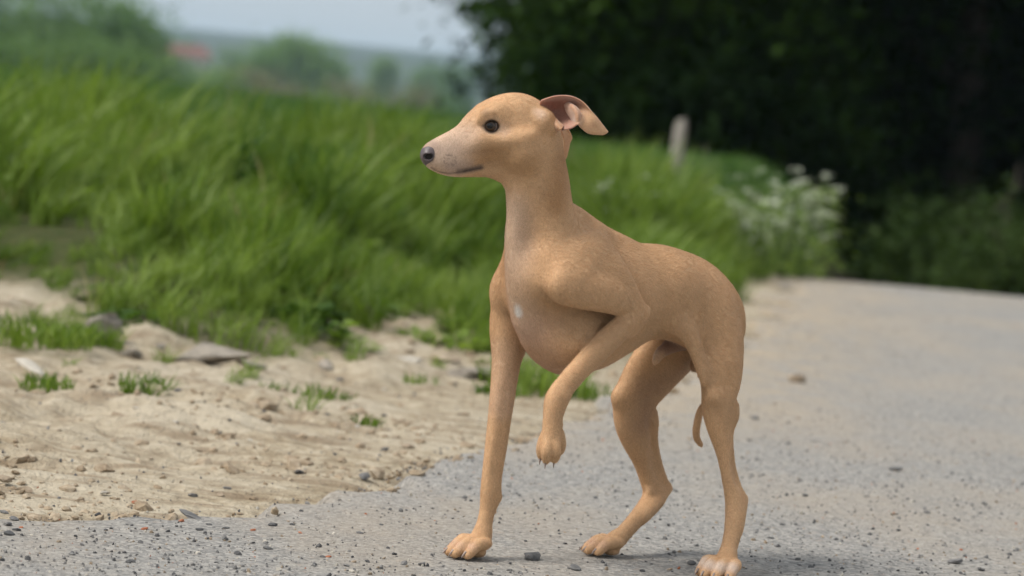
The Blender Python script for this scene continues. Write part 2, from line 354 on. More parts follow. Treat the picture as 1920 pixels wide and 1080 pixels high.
# B: verge to the right of the gap, along the lane
def keepB(x, y):
    e = edge_d(x, y); p = sstep(.10, .32, e + .12 * patch(x, y, 5, 9)) * sstep(-.18, .0, x + .05 * patch(x, y, 5, 4) + np.maximum(y - 6.0, 0) * .6)
    return p * np.where(y < 5.6, .55 * (patch(x, y, 6, 2) > -.05), 1) * (bank_d(x, y) < .02) * sstep(4.75, 5.0, y)
x, y = spread_pts(-.4, 2.6, 4.7, 15, 520, keepB)
e = edge_d(x, y); hh = (.045 + .05 * sstep(5, 6.2, y) + .15 * sstep(6.0, 7.6, y) * sstep(.08, .5, e)) * rng.uniform(.6, 1.25, len(x)) * (.6 + 1.2 * np.clip(patch(x, y, 3, 5) + .3, 0, 1)); add(x, y, hh, rng.choice(12, len(x), p=GP))
# sparse blades in the gap and on the verge
x, y = spread_pts(-2.4, .6, 3.7, 6.6, 260, lambda x, y: (sstep(.12, .5, edge_d(x, y)) * (.02 + .8 * (patch(x, y, 4.2, 14) > .26 - .22 * sstep(4.5, 5.2, y)) * sstep(3.9, 4.7, y)) * (bank_d(x, y) < .05)) * cone_keep(x, y))
add(x, y, rng.uniform(.02, .055, len(x)) * (1 + .6 * sstep(4.6, 5.4, y)), rng.integers(0, 8, len(x)))
X = np.concatenate(PX); Y = np.concatenate(PY); S = np.concatenate(PS); I = np.concatenate(PI_); Zg = zsurf(X, Y) - .004; S = np.where((I >= 8) & (I <= 10), np.minimum(S, .085), S)
scatter('grass', np.stack([X, Y, Zg], 1), np.stack([rng.normal(0, .10, len(X)), rng.normal(0, .10, len(X)), rng.uniform(-.9, .9, len(X))], 1), np.stack([S * .9 + .03, S * .9 + .03, S], 1), I, tufts,
        label='long green meadow grass over the bank and roadside verge', cat='grass')
# field of young cereal behind
PX, PY, PS, PI_ = [], [], [], []
x, y = spread_pts(-6, 3, 6.6, 16, 260, lambda x, y: sstep(.9, 1.5, bank_d(x, y) + .2 * patch(x, y)) * sstep(.5, .9, edge_d(x, y)) * cone_keep(x, y))
x2, y2 = spread_pts(-1.6, 3.5, 6.8, 16, 200, lambda x, y: sstep(.7, 1.1, edge_d(x, y)) * (bank_d(x, y) < .9) * sstep(6.8, 7.6, y) * cone_keep(x, y))
x = np.concatenate([x, x2]); y = np.concatenate([y, y2])
add(x, y, .175 * rng.uniform(.75, 1.15, len(x)) * (.85 + .9 * np.clip(patch(x, y, 1.6, 6), -.3, .4)), rng.integers(0, 8, len(x)))
x, y = spread_pts(-14, 8, 16, 34, 60, lambda x, y: sstep(.8, 1.4, edge_d(x, y)) * cone_keep(x, y, 3)); add(x, y, .20 * rng.uniform(.8, 1.15, len(x)), rng.integers(0, 8, len(x)))
x, y = spread_pts(-34, 10, 34, 90, 14, lambda x, y: sstep(8, 10, edge_d(x, y)) * cone_keep(x, y, 6)); add(x, y, .22 * rng.uniform(.85, 1.15, len(x)), rng.integers(0, 8, len(x)))
X = np.concatenate(PX); Y = np.concatenate(PY); S = np.concatenate(PS); I = np.concatenate(PI_); Zg = zsurf(X, Y) - .004
wide = np.interp(Y, [7, 16, 34, 90], [1.0, 1.5, 2.6, 4.0])
scatter('cereal_field', np.stack([X, Y, Zg], 1), np.stack([rng.normal(0, .08, len(X)), rng.normal(0, .08, len(X)), rng.uniform(-.8, .8, len(X))], 1), np.stack([S * wide, S * wide, S], 1), I, wheat,
        label='field of tall young green cereal behind the bank', cat='crop')

# ------------------------------------------------------------------ stones
def rock_mesh(name, mat, sub=2, flat=.65, rough=.35, seed=0, cuts=5):
    r = random.Random(seed); bm = bmesh.new(); bmesh.ops.create_icosphere(bm, subdivisions=sub, radius=1.0)
    V = np.array([v.co[:] for v in bm.verts]); V *= (1 + rough * fbm(V[:, 0] * 1.3 + seed * 3.1, V[:, 1] * 1.3, V[:, 2] * 1.3 + seed, 3))[:, None]
    for _ in range(cuts):                                              # flat broken faces
        n = np.array([r.gauss(0, 1), r.gauss(0, 1), r.gauss(0, 1)]); n /= np.linalg.norm(n); d = r.uniform(.45, .8); k = V @ n - d; V -= np.clip(k, 0, 9)[:, None] * n * .9
    V[:, 2] *= flat
    for v, c in zip(bm.verts, V): v.co = c
    me = bpy.data.meshes.new(name); bm.to_mesh(me); bm.free(); me.materials.append(mat); me.polygons.foreach_set('use_smooth', [sub > 2] * len(me.polygons)); return me
def rockmat(name, c0, c1, c2, sc=40):
    m = NM(name); n = m.noise(sc, 5, .65, m.n('ShaderNodeNewGeometry').outputs['Position']); n2 = m.noise(sc * 6, 4, .7, m.n('ShaderNodeNewGeometry').outputs['Position'])
    c = m.ramp(n, [(.3, c0), (.5, c1), (.72, c2)]); c = m.mix(.5, c, m.mix(1.0, c, m.ramp(n2, [(.3, (.5, .5, .5)), (.7, (1.2, 1.2, 1.2))]), 'MULTIPLY'))
    m.set('Base Color', c); m.set('Roughness', .88); m.set('Specular IOR Level', .25); m.set('Normal', m.bump(n2, .6, .003)); return m.m
R_GREY = rockmat('grey_stone', (.10, .10, .10), (.19, .185, .18), (.32, .31, .29)); R_DARK = rockmat('dark_stone', (.055, .055, .057), (.105, .104, .105), (.19, .186, .18))
R_SAND = rockmat('sandstone', (.20, .15, .10), (.33, .26, .185), (.46, .38, .29)); R_BRICK = rockmat('brick_crumb', (.30, .10, .05), (.42, .16, .085), (.50, .25, .16)); R_PALE = rockmat('pale_stone', (.36, .33, .28), (.50, .46, .39), (.62, .58, .51))
chips = [rock_mesh('chip', mt, 1, fl, .3, i, 3) for i, (mt, fl) in enumerate([(R_GREY, .6), (R_DARK, .55), (R_GREY, .7), (R_SAND, .5), (R_PALE, .6), (R_DARK, .7), (R_BRICK, .5), (R_GREY, .45)])]
# fine loose grit over the lane and the verge: too fine to count
n = 60000; y = 2.3 + 7.5 * rng.random(n) ** 1.7; x = rng.uniform(-1, 1, n) * (.19 * y + .45); e = edge_d(x, y)
ok = (e < .02) | (rng.random(n) < .30); clump = fbm(x * 3, y * 3, 21, 3) + .25; ok &= rng.random(n) < np.clip(.35 + clump, .12, 1); x, y = x[ok], y[ok]
sz = np.exp(rng.normal(math.log(.00125), .40, len(x))); sz = np.clip(sz, .0007, .0042)
ind = rng.choice(8, len(x), p=[.2, .17, .17, .14, .13, .1, .02, .07])
scatter('grit', np.stack([x, y, zsurf(x, y) + sz * .15], 1), rng.uniform(0, 6.28, (len(x), 3)), np.repeat(sz[:, None], 3, 1) * rng.uniform(.7, 1.4, (len(x), 3)), ind, chips, label='fine loose grit and chippings strewn over the lane', cat='grit')
n = 26000; y = 2.7 + 3.6 * rng.random(n) ** 1.3; x = rng.uniform(-1, 1, n) * (.19 * y + .5); e = edge_d(x, y); cl = fbm(x * 4, y * 4, 40, 3)
ok = (e > -.04) & (rng.random(n) < np.clip(.15 + 1.8 * cl, .05, 1)) & (bank_d(x, y) < .1); x, y = x[ok], y[ok]; sz = np.clip(np.exp(rng.normal(math.log(.0026), .6, len(x))), .001, .016)
R_CLAY = rockmat('dry_clay', (.24, .175, .11), (.37, .29, .20), (.50, .42, .315)); crumbs = [rock_mesh('crumb', R_CLAY, 1, .6, .35, 80 + i, 2) for i in range(5)]
scatter('earth_crumbs', np.stack([x, y, zsurf(x, y) + sz * .05], 1), np.stack([rng.normal(0, .3, len(x)), rng.normal(0, .3, len(x)), rng.uniform(0, 6.28, len(x))], 1), np.repeat(sz[:, None], 3, 1) * rng.uniform(.7, 1.5, (len(x), 3)), rng.integers(0, 5, len(x)), crumbs, label='dry clods and crumbs of sandy earth on the verge', cat='earth')
rocks = {'dark': [rock_mesh('pebble', R_DARK, 2, .62, .35, 20 + i) for i in range(4)], 'grey': [rock_mesh('pebble', R_GREY, 2, .6, .35, 30 + i) for i in range(4)], 'sand': [rock_mesh('pebble', R_SAND, 2, .55, .35, 40 + i) for i in range(4)],
         'brick': [rock_mesh('brick_chip', R_BRICK, 2, .45, .3, 50 + i) for i in range(3)], 'pale': [rock_mesh('pebble', R_PALE, 2, .5, .35, 60 + i) for i in range(3)]}
R_SLAB = rockmat('weathered_slab', (.15, .13, .105), (.27, .24, .20), (.42, .37, .30), 22)
rocks['slab'] = [rock_mesh('slab', R_SLAB, 4, .75, .75, 90 + i, 11) for i in range(5)]
for me_ in rocks['slab']: me_.polygons.foreach_set('use_smooth', [False] * len(me_.polygons))
def stone(u, v, r_px, kind, label, group=None, name='stone', asp=(1.25, .9, .8), rz=None, cat='stone', z=0, sink=.25, var=None):
    g = on_ground(u, v, z)
    for _ in range(6): g = on_ground(u, v, float(zsurf(g[0], g[1])[0]))
    r = r_px * px(g); me = random.choice(rocks[kind]) if var is None else rocks[kind][var]
    o = obj(name, me, None, None, (g[0], g[1], g[2] + r * asp[2] * (.6 - sink))); o.scale = (r * asp[0], r * asp[1], r * asp[2]); o.rotation_euler = (random.uniform(-.2, .2), random.uniform(-.2, .2), random.uniform(0, 6.28) if rz is None else rz)
    tag(o, label, cat, group); return o
# stones one can point at
stone(997, 1049, 18, 'grey', 'angular grey stone on the asphalt between the standing forepaw and the far hind paw', asp=(1.1, .9, 1.05), var=1)
stone(1080, 1068, 13, 'grey', 'flat grey stone on the asphalt just in front of the far hind paw', asp=(1.3, .9, .6), var=2)
stone(1296, 1058, 10, 'dark', 'small dark stone just left of the white-toed hind paw')
stone(1494, 716, 16, 'sand', 'tan lump of stone at the road edge right behind the dog', asp=(1.1, 1, 1.25), var=0)
stone(190, 640, 40, 'slab', 'pointed grey slab of rock standing up at the foot of the grass bank', asp=(1.25, .8, 1.15), var=0, rz=.3, sink=.0)
stone(392, 682, 52, 'slab', 'long flat grey rock half buried below the grass bank', asp=(1.4, .8, .6), var=3, rz=-.1, sink=.05)
stone(55, 690, 36, 'pale', 'weathered splinter of pale rock lying at the left edge of the verge', asp=(1.9, .45, .4), rz=-.95)
stone(440, 712, 15, 'grey', 'grey stone in the sand below the flat rock')
stone(250, 668, 17, 'slab', 'broken brown-grey stone between the pointed rock and the flat rock', asp=(1.5, .9, .7), sink=.1); stone(470, 690, 22, 'slab', 'low brown-grey stone at the right end of the flat rock', asp=(1.5, .9, .6), sink=.1); stone(610, 690, 20, 'slab', 'brown-grey stone half buried under the right end of the bank', asp=(1.5, .9, .6), sink=.1); stone(300, 655, 13, 'slab', 'small broken stone under the middle of the bank', asp=(1.4, .9, .7), sink=.1)
stone(890, 712, 44, 'slab', 'large pale stone slab half hidden behind the standing foreleg', asp=(1.7, .9, .45), rz=.35, sink=.0, var=1)
stone(765, 682, 24, 'pale', 'rounded whitish stone in the gap of the verge', asp=(1.3, 1, .7), var=0)
stone(835, 676, 34, 'sand', 'brown clod of earth beside the whitish stone', asp=(1.5, .9, .55), sink=.3, cat='clod', name='earth_clod')
stone(905, 735, 16, 'grey', 'small grey stone in front of the large pale slab')
stone(670, 690, 22, 'sand', 'tan broken stone left of the whitish stone', asp=(1.4, .9, .5), cat='stone')
stone(357, 969, 24, 'grey', 'flat pale grey stone set in the broken edge of the asphalt', asp=(1.6, .8, .35), var=1)
stone(683, 897, 14, 'grey', 'grey stone at the corner where the asphalt edge bends')
stone(66, 814, 15, 'grey', 'rounded grey stone on the sand near the left edge', asp=(1.3, .9, .7)); stone(48, 922, 14, 'sand', 'tan stone low on the sand near the left edge')
stone(5, 902, 16, 'sand', 'brown stone cut by the left edge of the picture')
stone(562, 888, 11, 'dark', 'dark stone sitting alone on the sand above the asphalt edge'); stone(766, 840, 13, 'sand', 'brown stone on the sand left of the foreleg')
stone(360, 931, 9, 'grey', 'small grey stone at the bottom of the sand bank'); stone(252, 944, 8, 'brick', 'red brick chip low on the sand', name='brick_chip', cat='brick chip')
stone(16, 1003, 13, 'dark', 'darkest pebble of the little heap at the lower left corner'); 
for u, v, r_, k in ((25, 975, 10, 'grey'), (14, 985, 10, 'grey'), (30, 995, 9, 'dark'), (8, 962, 9, 'grey')): stone(u, v, r_, k, 'grey pebble of the little heap at the lower left corner', 'pebbles heaped at the lower left corner')
for u, v, r_, k in ((374, 994, 7, 'dark'), (423, 992, 7, 'dark'), (512, 986, 9, 'dark'), (548, 984, 5, 'dark'), (502, 1030, 9, 'dark'), (446, 1040, 9, 'dark'), (598, 1025, 8, 'dark'), (135, 1040, 7, 'grey'), (247, 1053, 7, 'dark'), (184, 967, 8, 'dark'),
                    (392, 985, 6, 'dark'), (740, 1040, 6, 'dark'), (792, 1060, 9, 'grey'), (650, 1062, 6, 'grey'), (715, 985, 5, 'dark'), (675, 1000, 6, 'grey'), (605, 1045, 6, 'dark')):
    cw = 'dark' if k == 'dark' else 'grey'; pl = 'near the left edge' if u < 300 else 'under the bend of the sand' if u < 560 else 'close to the forepaw'
    stone(u, v, r_, k, 'small %s pebble on the asphalt left of the dog %s' % (cw, pl), '%s pebbles left of the dog %s' % (cw, pl))
for u, v, r_ in ((474, 995, 6), (563, 1000, 5), (616, 1045, 6), (270, 993, 7), (340, 978, 8), (40, 990, 5)):
    stone(u, v, r_, 'brick', 'orange brick crumb on the asphalt at lower left', 'orange brick crumbs on the asphalt', name='brick_crumb', cat='brick chip')
for u, v, r_, k in ((1680, 882, 12, 'grey'), (1738, 962, 6, 'dark'), (1790, 1056, 13, 'grey'), (1415, 786, 9, 'grey'), (1510, 930, 6, 'dark'), (1550, 904, 5, 'dark'), (1495, 1050, 6, 'dark'), (1685, 995, 5, 'dark'), (1845, 945, 7, 'grey'), (1630, 1003, 6, 'dark'), (1567, 1012, 5, 'dark'), (1620, 1024, 5, 'grey'), (1893, 1040, 6, 'dark'), (1520, 1064, 6, 'dark'),
                    (1770, 1025, 6, 'grey'), (1840, 1070, 7, 'dark'), (1590, 870, 5, 'grey'), (1445, 1010, 6, 'dark')):
    cw = 'dark' if k == 'dark' else 'grey'; pl = 'near the bottom right corner' if v > 1000 and u > 1700 else 'close behind the hind paw' if u < 1640 and v > 980 else 'farther up the lane' if v < 960 else 'midway to the right edge'
    stone(u, v, r_, k, 'small %s stone on the asphalt right of the dog %s' % (cw, pl), '%s stones right of the dog %s' % (cw, pl))
for u, v, r_ in ((1130, 1055, 6), (1205, 1072, 6), (955, 1070, 5), (1060, 1020, 5), (985, 1015, 4), (1255, 1040, 5), (1215, 1010, 4)):
    stone(u, v, r_, 'dark', 'tiny dark stone on the asphalt beneath the dog', 'tiny stones on the asphalt beneath the dog')
rngs = random.Random(5)
for i in range(46):
    u, v = rngs.uniform(10, 900), rngs.uniform(700, 930)
    g = on_ground(u, v)
    if edge_d(np.array([g[0]]), np.array([g[1]]))[0] < .03: continue
    kd = rngs.choice(['grey', 'sand', 'dark', 'sand', 'pale']); cw = {'grey': 'grey', 'sand': 'tan', 'dark': 'dark', 'pale': 'pale'}[kd]
    pl = ('at the far left' if u < 220 else 'in the middle of the sand' if u < 560 else 'near the standing foreleg') + (', high up' if v < 790 else ', low down')
    stone(u, v, rngs.uniform(3.5, 8), kd, 'little %s pebble on the sandy verge %s' % (cw, pl), '%s pebbles on the sandy verge %s' % (cw, pl.replace(',', '')))

# ------------------------------------------------------------------ single tufts and weeds on the verge
def ground_at(u, v):
    g = on_ground(u, v, 0)
    for _ in range(8): g = on_ground(u, v, float(zsurf(g[0], g[1])[0]))
    return g
def tuft(u, v, h, n, spread, label, mat=GRASS, wid=.006, lean=.7, name='grass_tuft', cat='grass'):
    g = ground_at(u, v); me = blade_mesh(name, mat, n, h, wid, lean, spread); o = obj(name, me, None, None, (g[0], g[1], g[2] - .004)); tag(o, label, cat); return o
tuft(272, 742, .040, 150, .040, 'bright green grass tuft alone on the sand below the flat rock', wid=.0035)
tuft(318, 748, .022, 60, .03, 'low grass fringe at the right end of the lone tuft', wid=.003)
tuft(84, 728, .030, 90, .04, 'short dull green tuft on the sand at the left', wid=.004)
tuft(152, 712, .026, 40, .022, 'small green tuft between the pointed rock and the short dull tuft', wid=.004)
tuft(688, 794, .018, 50, .022, 'tiny green sprout in the middle of the sandy verge', wid=.003)
tuft(590, 742, .025, 60, .035, 'small green tuft on the sand left of the dog', wid=.003); tuft(640, 748, .018, 35, .025, 'thin green tuft just right of a small tuft on the sand', wid=.003)
tuft(820, 560, .055, 170, .055, 'dense dark green grass clump in the gap of the bank', WEED, wid=.005, lean=.6)
tuft(60, 640, .05, 200, .10, 'wide patch of fresh green grass at the left below the bank', wid=.0045)
tuft(140, 646, .045, 130, .06, 'fresh green grass patch beside the pointed rock', wid=.0045)
tuft(520, 735, .022, 40, .03, 'faint pale tuft below the flat rock', wid=.003); tuft(790, 716, .02, 40, .03, 'sparse sprouts beside the large pale slab', wid=.003)
tuft(960, 720, .05, 120, .06, 'green tuft right behind the standing foreleg', wid=.004); tuft(1010, 735, .07, 220, .09, 'green grass tuft showing under the chest', wid=.005); tuft(1095, 745, .04, 90, .06, 'low green grass behind the raised foreleg', wid=.004)
tuft(930, 740, .03, 60, .04, 'sprouts in front of the large pale slab', wid=.004)
def leafy(u, v, n, size, spread, label, mat=WEED, tall=1.0, name='leafy_weed'):
    g = ground_at(u, v); V, Q, T = [], [], []
    for i in range(n):
        a = random.uniform(0, 6.28); r = spread * math.sqrt(random.random()); h = size * tall * random.uniform(.2, 1.4) * (1 - .5 * r / spread); bx, by = r * math.cos(a), r * math.sin(a)
        up = random.uniform(-.1, .7); d = np.array([math.cos(a) * math.cos(up), math.sin(a) * math.cos(up), math.sin(up)]); s_ = np.cross(d, [0, 0, 1]); s_ /= np.linalg.norm(s_); nn = np.cross(s_, d); L = size * random.uniform(.6, 1.2); k = len(V); tn = random.random()
        for j, (t, ww, dz) in enumerate(((0, .05, 0), (.25, .30, .05), (.55, .36, .05), (.8, .24, -.02), (1, .03, -.12))):
            c = np.array([bx, by, h]) + d * L * t + nn * dz * L
            V += [c - s_ * ww * L + nn * .06 * L, c, c + s_ * ww * L + nn * .06 * L]; T += [tn] * 3
            if j: Q += [(k + 3 * j - 3, k + 3 * j - 2, k + 3 * j + 1, k + 3 * j), (k + 3 * j - 2, k + 3 * j - 1, k + 3 * j + 2, k + 3 * j + 1)]
    me = mesh_np(name, V, quads=Q); point_attr(me, 'tint', 'FLOAT', T); me.materials.append(mat); o = obj(name, me, None, None, tuple(g)); tag(o, label, 'weed'); return o
leafy(575, 612, 130, .030, .055, 'dark broad-leaved weed spilling down the right end of the bank'); leafy(530, 585, 110, .028, .06, 'dark leafy weed at the upper right of the bank', tall=1.6); leafy(600, 630, 60, .022, .04, 'small leafy weed at the very foot of the bank')
leafy(505, 548, 120, .03, .06, 'dark shaded weed clump high on the bank end', tall=1.5); leafy(240, 615, 80, .022, .07, 'low broad-leaved weeds at the foot of the bank'); leafy(340, 640, 90, .02, .08, 'low mixed weeds behind the long flat rock'); leafy(430, 620, 90, .02, .08, 'leafy weeds on the lower bank face')
leafy(640, 560, 140, .026, .08, 'leafy weeds on the slope just right of the dark weed'); leafy(745, 590, 70, .02, .06, 'small weeds in the middle of the gap', GRASS); leafy(780, 640, 60, .018, .05, 'low green weeds behind the rounded whitish stone', GRASS); leafy(690, 505, 140, .03, .09, 'weeds at the top of the gap in the bank'); leafy(640, 655, 80, .018, .07, 'creeping weeds along the foot of the bank end', GRASS)
leafy(700, 545, 120, .026, .08, 'leafy weeds at the far side of the gap'); leafy(900, 625, 120, .024, .08, 'yellow green weeds left of the standing foreleg', GRASS); leafy(860, 655, 90, .022, .07, 'low weeds behind the brown clod', GRASS)

# ------------------------------------------------------------------ cow parsley by the lane
WHITE = NM('umbel_white'); WHITE.set('Base Color', (.46, .50, .37)); WHITE.set('Roughness', .7); WHITE = WHITE.m
STEM = leafmat('green_stem', (.05, .09, .025), (.08, .13, .04), (.12, .16, .06), .2)
def tube(V, Q, T, a, b, r0, r1, n=5, tn=.5):
    a = np.array(a, float); b = np.array(b, float); d = b - a; d /= np.linalg.norm(d) + 1e-9; u_ = np.cross(d, [.3, .5, .81]); u_ /= np.linalg.norm(u_); v_ = np.cross(d, u_); k = len(V)
    for c, r in ((a, r0), (b, r1)):
        for j in range(n): an = 2 * math.pi * j / n; V.append(c + (u_ * math.cos(an) + v_ * math.sin(an)) * r); T.append(tn)
    Q += [(k + j, k + (j + 1) % n, k + n + (j + 1) % n, k + n + j) for j in range(n)]
def umbel_mesh(seed):
    r = random.Random(seed); FV, FQ = [], []; R = r.uniform(.026, .036)
    for q_ in range(20):                                               # florets on a shallow dome
        an = r.uniform(0, 6.28); rr = R * math.sqrt(r.random()); c = np.array([rr * math.cos(an), rr * math.sin(an), .016 - .35 * rr * rr / R + r.uniform(-.003, .003)]); s_ = r.uniform(.0028, .0050)
        tl = (r.uniform(-.5, .5), r.uniform(-.5, .5)); k = len(FV)
        for dx, dy in ((-1, -1), (1, -1), (1, 1), (-1, 1)): FV.append(c + np.array([dx * s_, dy * s_, s_ * (dx * tl[0] + dy * tl[1])]))
        FQ.append((k, k + 1, k + 2, k + 3)); k = len(FV); FV += [np.array([0, 0, 0.]), np.array([.0008, 0, 0]), c]; FQ.append((k, k + 1, k + 2, k + 2))
    V = np.array(FV); me = bpy.data.meshes.new('umbel'); me.from_pydata([tuple(v) for v in V], [], [tuple(dict.fromkeys(f)) for f in FQ]); me.materials.append(WHITE); return me
UMB = [umbel_mesh(70 + i) for i in range(4)]
def parsley(seed, hgt):
    r = random.Random(seed); SV, SQ, ST, LV, LQ, LT_, HD = [], [], [], [], [], [], []
    for st in range(4):
        a = r.uniform(0, 6.28); base_ = np.array([.03 * math.cos(a), .03 * math.sin(a), 0]); top = np.array([hgt * .3 * math.cos(a) * r.uniform(.3, 1), hgt * .3 * math.sin(a) * r.uniform(.3, 1), hgt * r.uniform(.6, 1.05)]); mid = base_ * .4 + top * .6
        tube(SV, SQ, ST, base_, mid, .0035, .0025); tube(SV, SQ, ST, mid, top, .0025, .0018); HD.append(top)
        for b_ in (r.uniform(0, 6.28), r.uniform(0, 6.28)):
            hd = mid + np.array([math.cos(b_) * .08, math.sin(b_) * .08, hgt * r.uniform(.05, .25)]); tube(SV, SQ, ST, mid, hd, .002, .0012); HD.append(hd)
    for lf in range(170):                                               # ferny leaves
        a = r.uniform(0, 6.28); rr = r.uniform(.01, .17); c = np.array([rr * math.cos(a), rr * math.sin(a), hgt * r.uniform(.05, .85)]); L = r.uniform(.018, .045); d = np.array([math.cos(a), math.sin(a), r.uniform(-.3, .4)]); s_ = np.array([-math.sin(a), math.cos(a), r.uniform(-.4, .4)]); k = len(LV); tn = r.random()
        LV += [c, c + d * L * .5 + s_ * L * .3, c + d * L, c + d * L * .5 - s_ * L * .3]; LT_ += [tn] * 4; LQ.append((k, k + 1, k + 2, k + 3))
    ms = mesh_np('stems', SV, quads=SQ); point_attr(ms, 'tint', 'FLOAT', ST); ms.materials.append(STEM)
    ml = mesh_np('leaves', LV, quads=LQ, smooth=False); point_attr(ml, 'tint', 'FLOAT', LT_); ml.materials.append(GRASS)
    return ms, ml, HD
pv = [parsley(i, h) for i, h in enumerate((.36, .42, .32, .46))]
def place_parsley(x, y, i, label, sc=1.0, group=None):
    z = float(zsurf(x, y)[0]); t = obj('cow_parsley', None, None, None, (x, y, z - .005)); t.rotation_euler = (0, 0, random.uniform(0, 6.28)); t.scale = (sc,) * 3
    ms, ml, HD = pv[i % 4]; obj('stems', ms, None, t); lo = obj('leaves', ml, None, t); lo['kind'] = 'stuff'
    for j, hd in enumerate(HD):
        u_ = obj('umbel', UMB[(i + j) % 4], None, t, tuple(hd)); u_.rotation_euler = (random.uniform(-.3, .3), random.uniform(-.3, .3), j)
    tag(t, label, 'wildflower', group); return t
for i, (u, v, y_) in enumerate(((1375, 470, 9.4), (1400, 480, 9.8), (1425, 480, 10.2), (1450, 485, 9.9), (1470, 488, 10.5), (1490, 490, 10.1), (1508, 494, 10.4), (1522, 496, 10.8), (1538, 497, 11.0), (1415, 490, 10.8), (1440, 490, 11.2), (1465, 490, 11.5), (1500, 495, 11.4), (1530, 500, 11.8), (1485, 480, 12.2), (1395, 480, 11.4), (1545, 498, 11.3), (1360, 470, 10.6), (1455, 480, 9.2), (1480, 486, 9.5), (1505, 490, 9.7), (1530, 495, 10.0), (1430, 478, 9.3), (1555, 498, 10.6), (1410, 474, 8.9), (1520, 494, 9.4))):
    p = at_depth(u - 28, v, y_); place_parsley(p[0], p[1], i, 'white-flowering cow parsley in the tall clump beside the lane', random.uniform(.62, 1.0), 'cow parsley clump beside the lane')
for i, (u, y_) in enumerate(((1200, 9.5), (1300, 11.0), (1255, 10.2), (1165, 8.6), (1330, 9.4))):
    p = at_depth(u, 420, y_); place_parsley(p[0], p[1], i, 'lone cow parsley in the grass above the dog\'s back', .62, 'scattered cow parsley in the verge grass')

# ------------------------------------------------------------------ fence post in the weeds
m = NM('weathered_wood'); gr = m.noise(60, 5, .6, m.coord('Object', (1, 1, .06))); m.set('Base Color', m.ramp(gr, [(.3, (.16, .14, .115)), (.5, (.30, .27, .23)), (.7, (.42, .39, .34))])); m.set('Roughness', .9); m.set('Normal', m.bump(gr, .8, .01)); WOOD = m.m
def post(u, y_, h, w_, label, lean=0.0):
    p = at_depth(u, 300, y_); z = float(zsurf(p[0], p[1])[0]); bm = bmesh.new(); N = 9; prev = None; r = random.Random(3)
    rad = [w_ * r.uniform(.9, 1.12) for _ in range(N)]
    for i, t in enumerate((0, .25, .5, .75, .93, 1.0)):
        k = 1 - .18 * t - (.25 if t == 1 else 0); ring = [bm.verts.new((math.cos(6.283 * j / N) * rad[j] * k + lean * t * h, math.sin(6.283 * j / N) * rad[j] * k, h * t + (.012 * math.cos(6.283 * j / N) if t > .9 else 0) + r.uniform(-.004, .004) * (t > .9))) for j in range(N)]
        if prev:
            for j in range(N): bm.faces.new((prev[j], prev[(j + 1) % N], ring[(j + 1) % N], ring[j]))
        prev = ring
    bm.faces.new(prev); me = bpy.data.meshes.new('fence_post'); bm.to_mesh(me); bm.free(); o = obj('fence_post', me, WOOD, None, (p[0], p[1], z - .05)); tag(o, label, 'post'); return o, p
fp, pp = post(1264, 16.0, .70, .044, 'weathered grey wooden post standing in the weeds before the dark wood', .03)
V, Q, T = [], [], []; tube(V, Q, T, (0, 0, 0), (.02, 0, .35), .006, .004); tube(V, Q, T, (.02, 0, .35), (.01, .01, .62), .004, .002); tube(V, Q, T, (.02, 0, .38), (.07, 0, .55), .003, .0015)
p = at_depth(1318, 300, 15.5); o = obj('dry_stalk', mesh_np('dry_stalk', V, quads=Q), WOOD, None, (p[0], p[1], float(zsurf(p[0], p[1])[0]))); tag(o, 'thin dry brown stalk just right of the wooden post', 'stalk')

# ------------------------------------------------------------------ trees
BARK = NM('bark'); bn = BARK.noise(14, 5, .6, BARK.coord('Object', (1, 1, .25))); BARK.set('Base Color', BARK.ramp(bn, [(.3, (.035, .028, .02)), (.7, (.10, .085, .065))])); BARK.set('Roughness', .95); BARK.set('Normal', BARK.bump(bn, .8, .03)); BARK = BARK.m
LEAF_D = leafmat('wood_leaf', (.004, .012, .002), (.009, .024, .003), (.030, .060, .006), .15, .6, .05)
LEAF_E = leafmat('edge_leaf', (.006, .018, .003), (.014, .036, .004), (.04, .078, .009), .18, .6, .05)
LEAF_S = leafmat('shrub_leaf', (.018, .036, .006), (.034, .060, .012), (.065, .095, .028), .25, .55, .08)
LEAF_M = leafmat('far_leaf', (.085, .165, .045), (.14, .24, .065), (.20, .30, .09), .35, .6, .1)
LEAF_B = leafmat('far_brown_leaf', (.15, .155, .08), (.21, .20, .105), (.26, .24, .13), .3, .6, .1)
